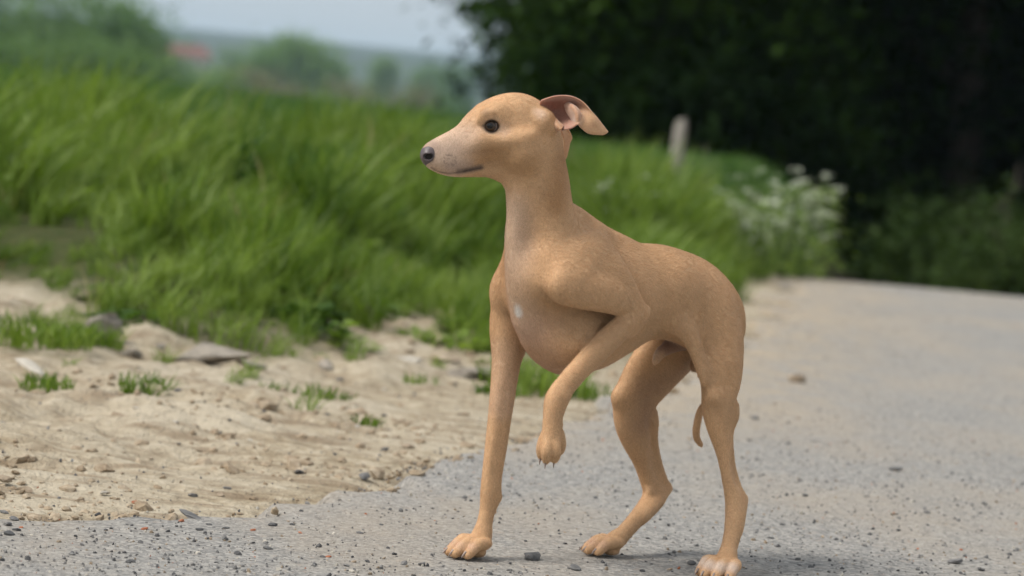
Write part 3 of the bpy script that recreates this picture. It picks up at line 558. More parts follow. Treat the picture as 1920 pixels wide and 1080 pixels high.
def crown_mesh(name, mat, lobes, nleaf, size, seed, hang=.3):
    """leaf-sized faces gathered in sprays through the volume of the lobes"""
    r = np.random.default_rng(seed); lobes = np.array(lobes, float); vol = lobes[:, 3] * lobes[:, 4] * lobes[:, 5]; nsp = max(8, nleaf // 26)
    li = r.choice(len(lobes), nsp, p=vol / vol.sum()); d = r.normal(size=(nsp, 3)); d /= np.linalg.norm(d, axis=1)[:, None]; rad = r.uniform(.35, 1.0, nsp) ** .45
    sp = lobes[li, :3] + d * lobes[li, 3:6] * rad[:, None]
    per = nleaf // nsp; C = np.repeat(sp, per, 0) + r.normal(size=(nsp * per, 3)) * size * np.array([2.6, 2.6, 1.5]); n = len(C)
    a = r.uniform(0, 2 * math.pi, n); tilt = r.normal(0, .55, n) - hang; dd = np.stack([np.cos(a) * np.cos(tilt), np.sin(a) * np.cos(tilt), np.sin(tilt)], 1); s_ = np.stack([-np.sin(a), np.cos(a), r.normal(0, .5, n)], 1); s_ /= np.linalg.norm(s_, axis=1)[:, None]
    L = size * r.uniform(.6, 1.35, n)[:, None]; V = np.stack([C, C + dd * L * .45 + s_ * L * .34, C + dd * L, C + dd * L * .45 - s_ * L * .34], 1).reshape(-1, 3)
    Q = np.arange(4 * n).reshape(n, 4); me = mesh_np(name, V, quads=Q, smooth=False); tn = np.repeat(np.clip(np.repeat(r.random(nsp), per) * .7 + r.random(n) * .3, 0, 1), 4); point_attr(me, 'tint', 'FLOAT', tn); me.materials.append(mat); return me
def trunk_mesh(name, h, r0, seed, limbs=9, lean=.05):
    r = random.Random(seed); V, Q, T = [], [], []; p = np.array([0, 0, -.3]); n = 7
    axis_ = [p]
    for i in range(n): p = p + np.array([r.gauss(0, lean), r.gauss(0, lean), (h + .3) / n]); axis_.append(p)
    for i in range(n): tube(V, Q, T, axis_[i], axis_[i + 1], r0 * (1 - .8 * i / n) * (1.25 if i == 0 else 1), r0 * (1 - .8 * (i + 1) / n), 9)
    for k in range(limbs):
        i = r.randint(2, n - 1); a = r.uniform(0, 6.28); b0 = axis_[i]; L = h * r.uniform(.16, .34); b1 = b0 + np.array([math.cos(a) * L * .6, math.sin(a) * L * .6, L * .35]); b2 = b1 + np.array([math.cos(a + .4) * L * .5, math.sin(a + .4) * L * .5, L * .3]); rr = r0 * (1 - .8 * i / n) * .5
        tube(V, Q, T, b0, b1, rr, rr * .6, 6); tube(V, Q, T, b1, b2, rr * .6, rr * .15, 5)
    me = mesh_np(name, V, quads=Q); me.materials.append(BARK); return me
# the dark wood: broad crowns down to the ground
def lobes_wood(seed, h=9.5, R=3.0, low=.5):
    r = random.Random(seed); L = [(0, 0, h * .62, R * .95, R * .95, h * .36), (0, 0, h * .35, R * .8, R * .8, h * .25)]
    for i in range(15):
        a = r.uniform(0, 6.28); z = r.uniform(low + .5, h * .8); rr = R * r.uniform(.55, .95); L.append((math.cos(a) * rr, math.sin(a) * rr, z, R * r.uniform(.28, .45), R * r.uniform(.28, .45), R * r.uniform(.2, .36)))
    return L
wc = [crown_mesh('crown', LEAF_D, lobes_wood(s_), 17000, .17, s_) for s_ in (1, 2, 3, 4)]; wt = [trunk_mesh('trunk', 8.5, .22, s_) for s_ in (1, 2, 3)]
def wood_tree(x, y, i, label, sc=1.0, group='trees of the dark wood', z=None):
    z = float(zsurf(x, y)[0]) if z is None else z; t = obj('wood_tree', None, None, None, (x, y, z - .1)); t.rotation_euler = (0, 0, random.uniform(0, 6.28)); t.scale = (sc, sc, sc * random.uniform(.9, 1.1))
    obj('trunk', wt[i % 3], None, t); obj('crown', wc[4 if i == 4 else i % 4], None, t); tag(t, label, 'tree', group)
k = 5
def lane_x(y): return float(np.interp(y, EDGE[:, 1], EDGE[:, 0]))
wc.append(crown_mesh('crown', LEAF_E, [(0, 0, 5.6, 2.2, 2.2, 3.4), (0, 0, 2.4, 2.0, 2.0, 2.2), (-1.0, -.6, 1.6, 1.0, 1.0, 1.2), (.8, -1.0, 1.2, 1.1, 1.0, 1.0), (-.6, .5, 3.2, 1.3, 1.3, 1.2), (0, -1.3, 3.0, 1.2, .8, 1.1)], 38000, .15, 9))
wp = at_depth(882, 150, 29); wp2 = at_depth(905, 150, 34)
wood_tree(wp[0] + 1.85, 29, 4, 'leafy tree forming the left end of the dark wood against the sky', .82, None)
wood_tree(wp2[0] + 2.0, 34, 4, 'leafy tree just behind the left end tree of the dark wood', 1.0, None)
wp3 = at_depth(985, 150, 31.5); wood_tree(wp3[0] + 1.9, 31.5, 4, 'leafy tree second from the left end of the dark wood', 1.05, None)
front = [(5.0, 32), (4.6, 36), (5.6, 36.5), (10.4, 25.5), (9.2, 29.5), (12.0, 30), (8.6, 34), (13.5, 26), (5.0, 40), (7.2, 41), (11.2, 37), (9.8, 42), (14.6, 35), (5.6, 46), (9.0, 49), (13, 46), (6.6, 55), (11.5, 56), (16, 42), (17, 30), (15.5, 52), (20, 33), (19.5, 40), (23, 36), (26, 31), (24, 44), (29, 38), (7.6, 30.8), (6.6, 34.5)]
for (x, y) in front:
    pl = ('front row' if y < 33 else 'second row' if y < 43 else 'depths') + ' of the dark wood ' + ('left of the lane' if x < lane_x(y) else 'right of the lane'); wood_tree(x, y, k, 'leafy tree in the ' + pl, random.uniform(.85, 1.15), 'trees in the ' + pl); k += 1
# undergrowth: shrubs closing the wood at eye level
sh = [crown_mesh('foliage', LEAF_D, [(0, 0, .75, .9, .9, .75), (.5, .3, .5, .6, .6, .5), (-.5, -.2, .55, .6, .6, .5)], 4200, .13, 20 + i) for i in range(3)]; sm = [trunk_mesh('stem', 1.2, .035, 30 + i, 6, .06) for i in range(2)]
def shrub(x, y, i, label, sc=1.0, group=None, me=None, name='shrub'):
    z = float(zsurf(x, y)[0]); t = obj(name, None, None, None, (x, y, z - .05)); t.rotation_euler = (0, 0, random.uniform(0, 6.28)); t.scale = (sc,) * 3
    obj('stem', sm[i % 2], None, t); obj('foliage', me or sh[i % 3], None, t); tag(t, label, 'shrub', group)
for i, (x, y, s_) in enumerate(((1.6, 27.5, .8), (2.6, 28, .75), (3.6, 29, .8), (1.0, 31, .9), (2.8, 33, 1.2), (4.5, 36, 1.3), (6.2, 40, 1.4), (4.0, 44, 1.4), (8.4, 44, 1.5), (10.5, 40, 1.5), (12.5, 38, 1.5), (8.0, 38.5, 1.4), (6.8, 37.2, 1.3), (9.6, 36, 1.3), (14, 40, 1.5), (5.2, 41.5, 1.4), (11, 33, 1.1), (13.6, 31, 1.2), (16, 29, 1.3), (18.5, 30, 1.3), (21, 31, 1.4), (17, 34, 1.5), (24, 32, 1.5))):
    pl = 'left of the lane' if x < lane_x(y) else 'right of the lane'; y = y + (6 if x > 3.9 else 0); shrub(x, y, i, 'dark undergrowth shrub inside the wood ' + pl, s_, 'undergrowth shrubs ' + pl)
ls = [crown_mesh('foliage', LEAF_S, [(0, 0, .45, .62, .5, .42), (.4, .1, .35, .4, .4, .3), (-.4, 0, .35, .42, .4, .3)], 3000, .085, 50 + i) for i in range(2)]
p = at_depth(1830, 470, 21); shrub(p[0], p[1], 0, 'pale green shrub on the far side of the lane under the wood', .95, None, ls[0]); p = at_depth(1905, 520, 17.5); shrub(p[0], p[1], 1, 'green bush at the right edge beyond the lane', .62, None, ls[1])
p = at_depth(1760, 510, 24); shrub(p[0], p[1], 1, 'low dark bush left of the pale green shrub', .55, None, sh[0]); p = at_depth(1990, 520, 19); shrub(p[0], p[1], 1, 'bush beyond the lane outside the right edge', .8, None, ls[0])

# far trees in the valley
def tree(u, v_top, y, w_px, kind, label, group=None, z0=None, name='tree', seed=0, aspect=None):
    """crown as wide as w_px photo pixels with its top at v_top, standing at distance y"""
    y = y * (1.0 if name in ('belt_tree', 'field_bush') else 1.5); top = at_depth(u, v_top, y); z = float(zt(np.array([top[0]]), np.array([y]), False)[0]) if z0 is None else z0; H = top[2] - z; Rw = w_px * px(top) / 2; r = random.Random(seed)
    nl = {'poplar': 7000, 'round': 12000, 'bush': 4000}[kind]; mat = LEAF_B if 'brown' in label else LEAF_M
    L = []
    if kind == 'poplar':
        for i in range(9): t = i / 8; L.append((r.gauss(0, .12) * Rw, r.gauss(0, .12) * Rw, H * (.12 + .80 * t), Rw * (.95 - .55 * t ** 2), Rw * (.95 - .55 * t ** 2), H * .10))
    else:
        L.append((0, 0, H * .58, Rw * .8, Rw * .8, H * .38))
        for i in range(11): a = r.uniform(0, 6.28); zz = r.uniform(.2, .86); q_ = Rw * .62 * math.sqrt(max(.1, 1 - (zz - .5) ** 2 * 4)); L.append((math.cos(a) * q_, math.sin(a) * q_, H * zz, Rw * r.uniform(.28, .42), Rw * r.uniform(.28, .42), H * r.uniform(.10, .15)))
    t = obj(name, None, None, None, (top[0], y, z)); me = crown_mesh('crown', mat, L, nl, max(.5, Rw * .14), seed); obj('crown', me, None, t); obj('trunk', trunk_mesh('trunk', H * .8, max(.12, Rw * .09), seed, 7, .1), None, t)
    tag(t, label, 'bush' if kind == 'bush' else 'tree', group)
for i, (u, vt, wpx) in enumerate(((-75, -40, 84), (-20, -30, 80), (38, -18, 84), (95, -8, 76), (140, 8, 66), (182, 14, 66), (220, 24, 58), (252, 30, 54), (278, 52, 46))):
    tree(u, vt - 34, 230 + (i % 3) * 7, wpx, 'poplar', 'tall leafy tree in the tree belt at the upper left', 'tree belt at the upper left', seed=100 + i, name='belt_tree')
for i, (u, vt, wpx) in enumerate(((15, 60, 110), (110, 62, 110), (200, 72, 100), (262, 84, 60), (-60, 50, 110))): tree(u, vt, 222, wpx, 'bush', 'low bush in front of the tree belt at the upper left', 'bushes before the tree belt', seed=150 + i, name='field_bush')
tree(560, 68, 330, 150, 'round', 'large round-topped tree in the valley in the middle of the distance', seed=201); tree(490, 98, 325, 90, 'round', 'lower tree joined to the left of the large round-topped tree', seed=202); tree(616, 96, 335, 70, 'round', 'narrower tree joined to the right of the large round-topped tree', seed=203)
tree(433, 88, 320, 34, 'poplar', 'small dark pointed tree right of the red roof', seed=204); tree(724, 102, 430, 54, 'round', 'bluish column-shaped tree standing alone in the valley', seed=205); tree(812, 116, 480, 74, 'round', 'bluish tree near the edge of the dark wood', seed=206); tree(862, 118, 470, 60, 'round', 'bluish tree half hidden by the dark wood', seed=207)
tree(345, 72, 640, 60, 'round', 'hazy tree behind the red roof', seed=208); tree(312, 76, 640, 50, 'round', 'hazy tree left behind the red roof', seed=209); tree(335, 108, 330, 52, 'round', 'dark round tree in front of the house with the red roof', seed=210); tree(388, 112, 300, 70, 'bush', 'green bush right of the house', seed=211); tree(295, 118, 300, 40, 'bush', 'bush at the left corner of the house', seed=217)
tree(470, 128, 255, 120, 'bush', 'brownish bush below the large round-topped tree', seed=212, name='valley_bush'); tree(545, 150, 240, 90, 'bush', 'brownish bush at the field edge', seed=213, name='valley_bush'); tree(650, 146, 270, 110, 'bush', 'brown-green bush between the round tree and the column-shaped tree', seed=214, name='valley_bush')
tree(775, 152, 260, 90, 'bush', 'pale brown bush under the bluish tree', seed=215, name='valley_bush'); tree(690, 165, 330, 90, 'bush', 'green bush under the column-shaped tree', seed=216, name='valley_bush'); tree(600, 165, 250, 110, 'bush', 'green bush under the large round-topped tree', seed=218, name='valley_bush'); tree(835, 168, 300, 90, 'bush', 'green bush beside the edge of the dark wood', seed=219, name='valley_bush'); tree(420, 128, 250, 90, 'bush', 'green bush under the small pointed tree', seed=220, name='valley_bush')

# house with the red roof
hp = at_depth(343, 112, 620); hz_ = float(zt(np.array([hp[0]]), np.array([620.]), False)[0])
house = obj('house', None, None, None, (hp[0], 620, hz_)); tag(house, 'small pale house with a red tiled roof among the distant trees', 'house')
WALLM = NM('pale_render'); WALLM.set('Base Color', (.62, .58, .50)); WALLM.set('Roughness', .9); WALLM = WALLM.m
m = NM('red_tiles'); wv = m.n('ShaderNodeTexWave'); wv.inputs['Scale'].default_value = 5; m.l(m.coord(), wv.inputs['Vector']); m.set('Base Color', m.mix(m.math('MULTIPLY', wv.outputs['Fac'], .25), (.20, .085, .07), (.16, .065, .055))); m.set('Roughness', .85); ROOF = m.m
def boxm(name, lo, hi, mat, parent):
    bm = bmesh.new(); bmesh.ops.create_cube(bm, size=1.0)
    for v in bm.verts: v.co = [lo[i] + (v.co[i] + .5) * (hi[i] - lo[i]) for i in range(3)]
    me = bpy.data.meshes.new(name); bm.to_mesh(me); bm.free(); return obj(name, me, mat, parent)
zr = float(at_depth(343, 84, 620)[2]) - hz_; ze = zr - 2.4; hw = 5.4; hd = 3.6
boxm('wall', (-hw, -hd, -.5), (hw, hd, ze), WALLM, house)
bm = bmesh.new(); o_ = .35; vs_ = [bm.verts.new(c) for c in ((-hw - o_, -hd - o_, ze), (hw + o_, -hd - o_, ze), (hw + o_, hd + o_, ze), (-hw - o_, hd + o_, ze), (-hw + .6, 0, zr), (hw - .6, 0, zr))]
for f in ((0, 1, 5, 4), (1, 2, 5), (2, 3, 4, 5), (3, 0, 4), (3, 2, 1, 0)): bm.faces.new([vs_[i] for i in f])
me = bpy.data.meshes.new('roof'); bm.to_mesh(me); bm.free(); rf = obj('roof', me, ROOF, house); boxm('chimney', (2.6, .2, zr - 1.2), (3.4, 1.0, zr + .7), ROOF, rf)
GLS = NM('window_glass'); GLS.set('Base Color', (.04, .05, .06)); GLS.set('Roughness', .1); GLS = GLS.m
for xw in (-4.2, -1.4, 1.4, 4.2): boxm('window', (xw - .5, -hd - .06, ze - 2.0), (xw + .5, -hd - .01, ze - .6), GLS, house)
house.rotation_euler = (0, 0, .25)

# ------------------------------------------------------------------ haze: closed box of thin pale air
bm = bmesh.new(); bmesh.ops.create_cube(bm, size=1.0)
for v in bm.verts: v.co = ((v.co[0]) * 11000, 2500 + v.co[1] * 5600, -12 + (v.co[2] + .5) * 86)
me = bpy.data.meshes.new('haze'); bm.to_mesh(me); bm.free()
hm = bpy.data.materials.new('haze'); hm.use_nodes = True; hm.node_tree.nodes.clear(); ho = hm.node_tree.nodes.new('ShaderNodeOutputMaterial'); pvn = hm.node_tree.nodes.new('ShaderNodeVolumePrincipled')
pvn.inputs['Color'].default_value = (.62, .82, 1.0, 1); pvn.inputs['Density'].default_value = .00023; pvn.inputs['Anisotropy'].default_value = .1; hm.node_tree.links.new(pvn.outputs[0], ho.inputs['Volume'])
haze = obj('haze', me, hm); tag(haze, 'thin pale blue haze over the valley', 'haze', kind='stuff')
# ------------------------------------------------------------------ the dog: one implicit surface, meshed once
class Vol:
    def __init__(s, lo, hi, h):
        s.lo = np.array(lo, float); s.h = h; s.n = np.ceil((np.array(hi) - s.lo) / h).astype(int) + 1
        s.F = np.full(s.n, 0.06, np.float32)
    def sub(s, lo, hi):
        a = np.clip(np.floor((lo - s.lo) / s.h).astype(int), 0, s.n); b = np.clip(np.ceil((hi - s.lo) / s.h).astype(int) + 1, 0, s.n)
        if np.any(b <= a): return None
        sl = tuple(slice(a[i], b[i]) for i in range(3))
        g = [(s.lo[i] + s.h * np.arange(a[i], b[i])).astype(np.float32) for i in range(3)]
        return sl, g[0][:, None, None], g[1][None, :, None], g[2][None, None, :]
    def put(s, sl, d, k, op):
        f = s.F[sl]
        if op == 'sub': f = -f; 
        if k > 0:
            h = np.maximum(k - np.abs(f - d), 0) / k; r = np.minimum(f, d) - h * h * k * 0.25
        else: r = np.minimum(f, d)
        s.F[sl] = -r if op == 'sub' else r
    def cone(s, a, b, ra, rb, k=.01, flat=1.0, L=None, op='add', kp=None):
        pad = max(ra, rb) * max(1, flat) + 1.5 * (k if kp is None else kp) + 4 * s.h
        q = s.sub(np.minimum(a, b) - pad, np.maximum(a, b) + pad)
        if q is None: return
        sl, X, Y, Z = q
        X = X - a[0]; Y = Y - a[1]; Z = Z - a[2]; ba = b - a
        if L is not None and flat != 1.0:
            c = 1 / flat - 1; l = (X * L[0] + Y * L[1] + Z * L[2]) * c
            X = X + l * L[0]; Y = Y + l * L[1]; Z = Z + l * L[2]; ba = ba + L * (np.dot(ba, L) * c)
        bb = float(np.dot(ba, ba)) + 1e-12
        t = np.clip((X * ba[0] + Y * ba[1] + Z * ba[2]) / bb, 0, 1)
        d = np.sqrt((X - ba[0] * t) ** 2 + (Y - ba[1] * t) ** 2 + (Z - ba[2] * t) ** 2) - (ra + (rb - ra) * t)
        s.put(sl, (d * (0.5 + 0.5 * min(flat, 1))).astype(np.float32), k, op)
    def chain(s, pts, rad, flat, k=.01, n=4, L=None, op='add', k0=None):
        """smooth tapered tube through points"""
        pts = np.array(pts, float); rad = np.array(rad, float); flat = np.array(flat, float) if np.ndim(flat) else np.full(len(pts), flat, float)
        A = np.concatenate([pts, rad[:, None], flat[:, None]], 1)
        P = np.concatenate([[2 * A[0] - A[1]], A, [2 * A[-1] - A[-2]]]); out = []
        for i in range(len(A) - 1):
            p0, p1, p2, p3 = P[i:i + 4]
            for j in range(n):
                t = j / n
                out.append(0.5 * (2 * p1 + (p2 - p0) * t + (2 * p0 - 5 * p1 + 4 * p2 - p3) * t * t + (3 * p1 - p0 - 3 * p2 + p3) * t ** 3))
        out.append(A[-1]); out = np.array(out)
        # the chain is gathered hard-ish on its own first, then blended once with what exists
        pad = out[:, 3].max() * 1.3 + 2 * k + 6 * s.h
        lo, hi = out[:, :3].min(0) - pad, out[:, :3].max(0) + pad
        q = s.sub(lo, hi)
        if q is None: return
        sl = q[0]; keep = s.F[sl].copy(); s.F[sl] = 0.06
        for i in range(len(out) - 1):
            a, b = out[i], out[i + 1]
            s.cone(a[:3], b[:3], max(a[3], 1e-4), max(b[3], 1e-4), k=min(.004, k), flat=0.5 * (a[4] + b[4]), L=L, kp=k)
        d = s.F[sl].copy(); s.F[sl] = keep
        s.put(sl, d, k, op)
    def ell(s, c, axes, r, k=.01, op='add'):
        pad = max(r) + 2 * k + 3 * s.h
        q = s.sub(c - pad, c + pad)
        if q is None: return
        sl, X, Y, Z = q
        X = X - c[0]; Y = Y - c[1]; Z = Z - c[2]; S = 0
        G = 0
        for ax, rr in zip(axes, r):
            pr = X * ax[0] + Y * ax[1] + Z * ax[2]
            S = S + (pr / rr) ** 2; G = G + (pr / rr ** 2) ** 2
        S = np.sqrt(S); G = np.sqrt(G) + 1e-9
        s.put(sl, (S * (S - 1) / G).astype(np.float32), k, op)
    def mesh(s, relax=2):
        F = s.F; n = F.shape; h = s.h
        sg = F < 0
        c = np.zeros([i - 1 for i in n], np.uint8)
        for i in (0, 1):
            for j in (0, 1):
                for k in (0, 1): c += sg[i:n[0] - 1 + i, j:n[1] - 1 + j, k:n[2] - 1 + k]
        act = np.argwhere((c > 0) & (c < 8)); del c
        cid = np.full([i - 1 for i in n], -1, np.int32); cid[tuple(act.T)] = np.arange(len(act))
        cor = np.array([(i, j, k) for i in (0, 1) for j in (0, 1) for k in (0, 1)])
        val = np.stack([F[tuple((act + o).T)] for o in cor], 1)
        acc = np.zeros((len(act), 3)); cnt = np.zeros(len(act))
        for a in range(8):
            for b in range(a + 1, 8):
                if np.abs(cor[a] - cor[b]).sum() != 1: continue
                m = (val[:, a] < 0) != (val[:, b] < 0); va, vb = val[m, a], val[m, b]
                t = (va / (va - vb))[:, None]; acc[m] += cor[a] * (1 - t) + cor[b] * t; cnt[m] += 1
        V = s.lo + h * (act + acc / cnt[:, None]); Q = []
        for ax in range(3):
            o1, o2 = [(1, 2), (2, 0), (0, 1)][ax]
            s0 = [slice(1, -1)] * 3; s1 = [slice(1, -1)] * 3; s0[ax] = slice(0, n[ax] - 1); s1[ax] = slice(1, n[ax])
            d = sg[tuple(s0)] != sg[tuple(s1)]; e = np.argwhere(d)
            neg = sg[tuple(s0)][d]
            base = e + 1; base[:, ax] = e[:, ax]
            def cell(d1, d2):
                q = base.copy(); q[:, o1] += d1; q[:, o2] += d2; return cid[tuple(q.T)]
            q = np.stack([cell(-1, -1), cell(0, -1), cell(0, 0), cell(-1, 0)], 1)
            q[~neg] = q[~neg][:, ::-1]; Q.append(q)
        Q = np.concatenate(Q); Q = Q[(Q >= 0).all(1)]
        E = np.concatenate([Q[:, [0, 1]], Q[:, [1, 2]], Q[:, [2, 3]], Q[:, [3, 0]]])
        for _ in range(relax):
            S = np.zeros_like(V); N = np.zeros(len(V))
            for i in range(3): S[:, i] = np.bincount(E[:, 0], V[E[:, 1], i], len(V)) + np.bincount(E[:, 1], V[E[:, 0], i], len(V))
            N = np.bincount(E[:, 0], minlength=len(V)) + np.bincount(E[:, 1], minlength=len(V))
            V = V * 0.5 + 0.5 * S / np.maximum(N, 1)[:, None]
        return V, Q

TH = math.radians(40)                                    # body turned 40 degrees towards the camera
FW = np.array([-math.cos(TH), -math.sin(TH), 0]); LT = np.array([math.sin(TH), -math.cos(TH), 0]); UPV = np.array([0, 0, 1.0])
G_RF = on_ground(893, 1047); G_RH = on_ground(1146, 1043); G_LH = on_ground(1356, 1086)
DOG_O = G_RF + LT * 0.036
def P(u, v, wl=0.0): return on_plane(u, v, DOG_O + LT * wl, LT)
HTH = math.radians(13)
HF = np.array([-math.cos(HTH), -math.sin(HTH), 0]); HL = np.array([math.sin(HTH), -math.cos(HTH), 0])
HEAD_O = P(1000, 290, 0.0)
def Hp(u, v, wl=0.0): return on_plane(u, v, HEAD_O + HL * wl, HL)
lat = lambda p: float(np.dot(p - DOG_O, LT))
D = Vol((-0.13, 2.66, -0.012), (0.36, 3.16, 0.53), 0.0015)
def body(nodes, k=.012, n=4, flat=1.0, fn=P, L=LT, op='add'):
    pts = [fn(*q[:3]) for q in nodes]
    D.chain(pts, [q[3] * px(p) for q, p in zip(nodes, pts)], [q[4] if len(q) > 4 else flat for q in nodes], k, n, L, op)
    return pts
def ball(u, v, wl, r, k=.01, fn=P, fl=1.0, L=LT, op='add', F=FW, sx=1.0, sz=1.0):
    p = fn(u, v, wl); R = r * px(p); D.ell(p, (F, L, UPV), (R * sx, R * fl, R * sz), k, op)

# trunk (u, v, lateral, half height px, width/height)
body([(1034, 590, 0, 66, .80), (1062, 582, 0, 100, .70), (1110, 565, 0, 122, .66), (1168, 552, 0, 97, .80), (1228, 546, 0, 86, .84), (1288, 558, 0, 78, .92),
      (1332, 584, 0, 61, 1.0), (1350, 618, 0, 46, 1.1)], n=4)
# keel of the chest and belly tuck-up
body([(1012, 600, 0, 40, .9), (1030, 636, 0, 42, .8), (1062, 664, 0, 33, .9), (1115, 650, 0, 32, 1.0), (1180, 603, 0, 31, 1.2), (1245, 580, 0, 25, 1.4)], k=.018)
ball(1076, 634, .022, 58, .02); ball(1086, 500, .038, 42, .03, fl=.5); ball(1050, 622, -.018, 50, .025)          # rib cage swell
ball(1165, 560, .012, 66, .03); ball(1250, 545, .02, 52, .03)
# neck
body([(999, 300, 0, 46, .92), (1007, 340, 0, 50, .90), (1013, 385, 0, 53, .92), (1026, 432, 0, 62, .86), (1045, 485, 0, 80, .78), (1055, 540, 0, 86, .74)], k=.014, n=5)
body([(969, 352, 0, 15), (967, 400, 0, 16), (966, 460, 0, 19), (974, 530, 0, 22), (988, 590, 0, 24)], k=.016)   # throat to breastbone
body([(1070, 398, 0, 12), (1096, 416, 0, 16), (1132, 446, 0, 18), (1172, 474, 0, 18)], k=.018)  # crest to withers
body([(1030, 280, .008, 16), (1036, 330, .013, 18), (1042, 385, .018, 18), (1046, 440, .026, 20), (1046, 500, .036, 20)], k=.02, flat=.7)
body([(985, 440, -.016, 26), (972, 490, -.034, 30), (958, 540, -.048, 34)], k=.03, flat=.9)
ball(1010, 540, -.016, 46, .03); ball(1022, 520, .018, 44, .03)   # neck muscle
# shoulders
body([(1124, 447, .014, 16), (1112, 480, .036, 34), (1092, 512, .048, 37), (1066, 532, .051, 27)], k=.018, flat=.5)
body([(1064, 538, .050, 24), (1100, 545, .058, 34), (1150, 560, .063, 29), (1192, 578, .064, 18)], k=.013, flat=.6)
body([(1130, 462, .022, 20), (1152, 505, .049, 23), (1180, 550, .062, 18), (1203, 578, .064, 12)], k=.004, flat=.55)   # triceps
ball(1054, 534, .047, 20, .018)
body([(1118, 470, .034, 24), (1140, 515, .053, 30), (1168, 552, .061, 22)], k=.014, flat=.42)
body([(1060, 470, -.024, 20), (1005, 505, -.042, 36), (962, 545, -.052, 36)], k=.018, flat=.6)
body([(960, 548, -.052, 35), (957, 600, -.055, 38), (956, 648, -.052, 33)], k=.014, flat=.8)
ball(1003, 494, .045, 15, .022, op='sub')
body([(1128, 456, .030, 7), (1108, 490, .048, 8), (1082, 522, .057, 8)], k=.010)          # spine of the shoulder blade                                 # hollow above the shoulder
# standing right foreleg
wr = lat(G_RF)
body([(956, 600, -.054, 36), (952, 655, -.050, 30), (945, 710, -.047, 25.5), (937.5, 770, -.044, 23), (928, 840, -.041, 20.5), (921, 885, -.039, 17.6), (918.5, 922, -.038, 18.6),
      (914, 955, -.037, 15), (907, 988, wr, 15.5), (900, 1014, wr, 16.5)], k=.008, flat=.86)
body([(960, 650, -.046, 12), (951, 740, -.043, 9), (939, 840, -.040, 8), (928, 910, -.038, 8), (922, 950, -.037, 7)], k=.008, n=6)   # flexor tendon
ball(930, 961, -.036, 5, .004); ball(934, 932, -.034, 7, .008)
body([(954, 716, -.030, 3.5), (944, 790, -.0285, 4), (937, 850, -.027, 4), (929, 900, -.0265, 3)], k=.006, op='sub')
# raised left foreleg
body([(1198, 583, .063, 19), (1165, 613, .062, 23), (1125, 652, .060, 24), (1085, 694, .058, 21.5), (1056, 728, .056, 21), (1043, 752, .056, 22.5), (1037, 780, .057, 18.5), (1036, 805, .058, 19), (1034, 826, .058, 20)], k=.0045, flat=.86)
body([(1210, 580, .062, 10), (1204, 593, .062, 12), (1180, 622, .062, 14)], k=.004)                # elbow point
ball(1056, 742, .060, 12, .006)
for nd in ([(1023, 815, .053, 11), (1015, 838, .054, 10.5), (1014, 857, .052, 8.5)], [(1029, 820, .060, 12), (1025, 846, .063, 11.5), (1024, 864, .060, 9.5)],
           [(1039, 822, .062, 13), (1041, 846, .066, 12.5), (1039, 861, .062, 10.5)], [(1047, 812, .057, 13), (1051, 834, .059, 11.5), (1048, 848, .056, 9.5)]):
    body(nd, k=.0024, n=4)
ball(1057, 823, .051, 5, .003)
# hindquarters: near (left) leg
wl = lat(G_LH); wh = lat(G_RH); print('paw offsets', wr, wl, wh)
body([(1306, 585, .026, 52, .66), (1334, 618, .036, 56, .62), (1351, 655, .046, 50, .66), (1352, 712, .055, 38, .8)], k=.030, flat=.9)
body([(1352, 690, .053, 40, .8), (1351, 725, .057, 35, .85), (1346, 760, .060, 31, .9), (1350, 800, .064, 25.5), (1359, 850, .071, 17), (1367, 900, .080, 14),
      (1377, 938, .086, 18), (1377, 965, .092, 17.5), (1374, 997, .10, 17), (1366, 1032, (wl + .10) / 2, 16), (1360, 1060, wl, 16)], k=.008, flat=.9)
body([(1366, 760, .058, 20), (1365, 815, .063, 10), (1373, 866, .072, 6), (1384, 910, .081, 6), (1392, 936, .086, 8)], k=.005, n=6)
body([(1393, 936, .086, 10), (1387, 962, .092, 11), (1380, 995, .10, 12)], k=.006); ball(1338, 742, .066, 12, .014); ball(1364, 778, .062, 15, .014); ball(1390, 905, .090, 6, .004, op='sub')
body([(1376, 858, .079, 4), (1384, 900, .089, 4.5)], k=.004, op='sub')
body([(1338, 590, .070, 9), (1362, 650, .080, 9), (1370, 715, .084, 8)], k=.022, op='sub')
body([(1250, 592, .030, 20), (1282, 614, .046, 20), (1306, 660, .054, 15), (1320, 710, .060, 12)], k=.012, flat=.7)    # front edge of the thigh
# far (right) hind leg
body([(1318, 585, -.022, 60, .6), (1272, 640, -.032, 62, .55), (1226, 692, -.040, 58, .52), (1193, 742, -.044, 47, .6), (1185, 782, -.045, 38, .7), (1191, 820, -.045, 29, .85), (1204, 862, -.044, 19), (1214, 898, -.043, 15.5),
      (1225, 928, -.043, 20), (1206, 958, (wh - .043) / 2, 18), (1180, 988, wh, 16), (1157, 1014, wh, 15.5)], k=.006, flat=.9)
body([(1212, 780, -.044, 24), (1222, 824, -.044, 12), (1234, 868, -.043, 8), (1246, 905, -.043, 8), (1250, 917, -.043, 9)], k=.005, n=6)
body([(1212, 840, -.044, 14), (1226, 880, -.043, 11), (1238, 910, -.043, 13)], k=.005, flat=.6)
body([(1249, 916, -.043, 10), (1232, 942, (wh - .043) / 2, 12), (1205, 970, wh, 12)], k=.006); ball(1162, 744, -.042, 13, .014); ball(1218, 920, -.035, 6, .010)
body([(1223, 846, -.030, 4.5), (1236, 890, -.031, 5)], k=.005, op='sub')
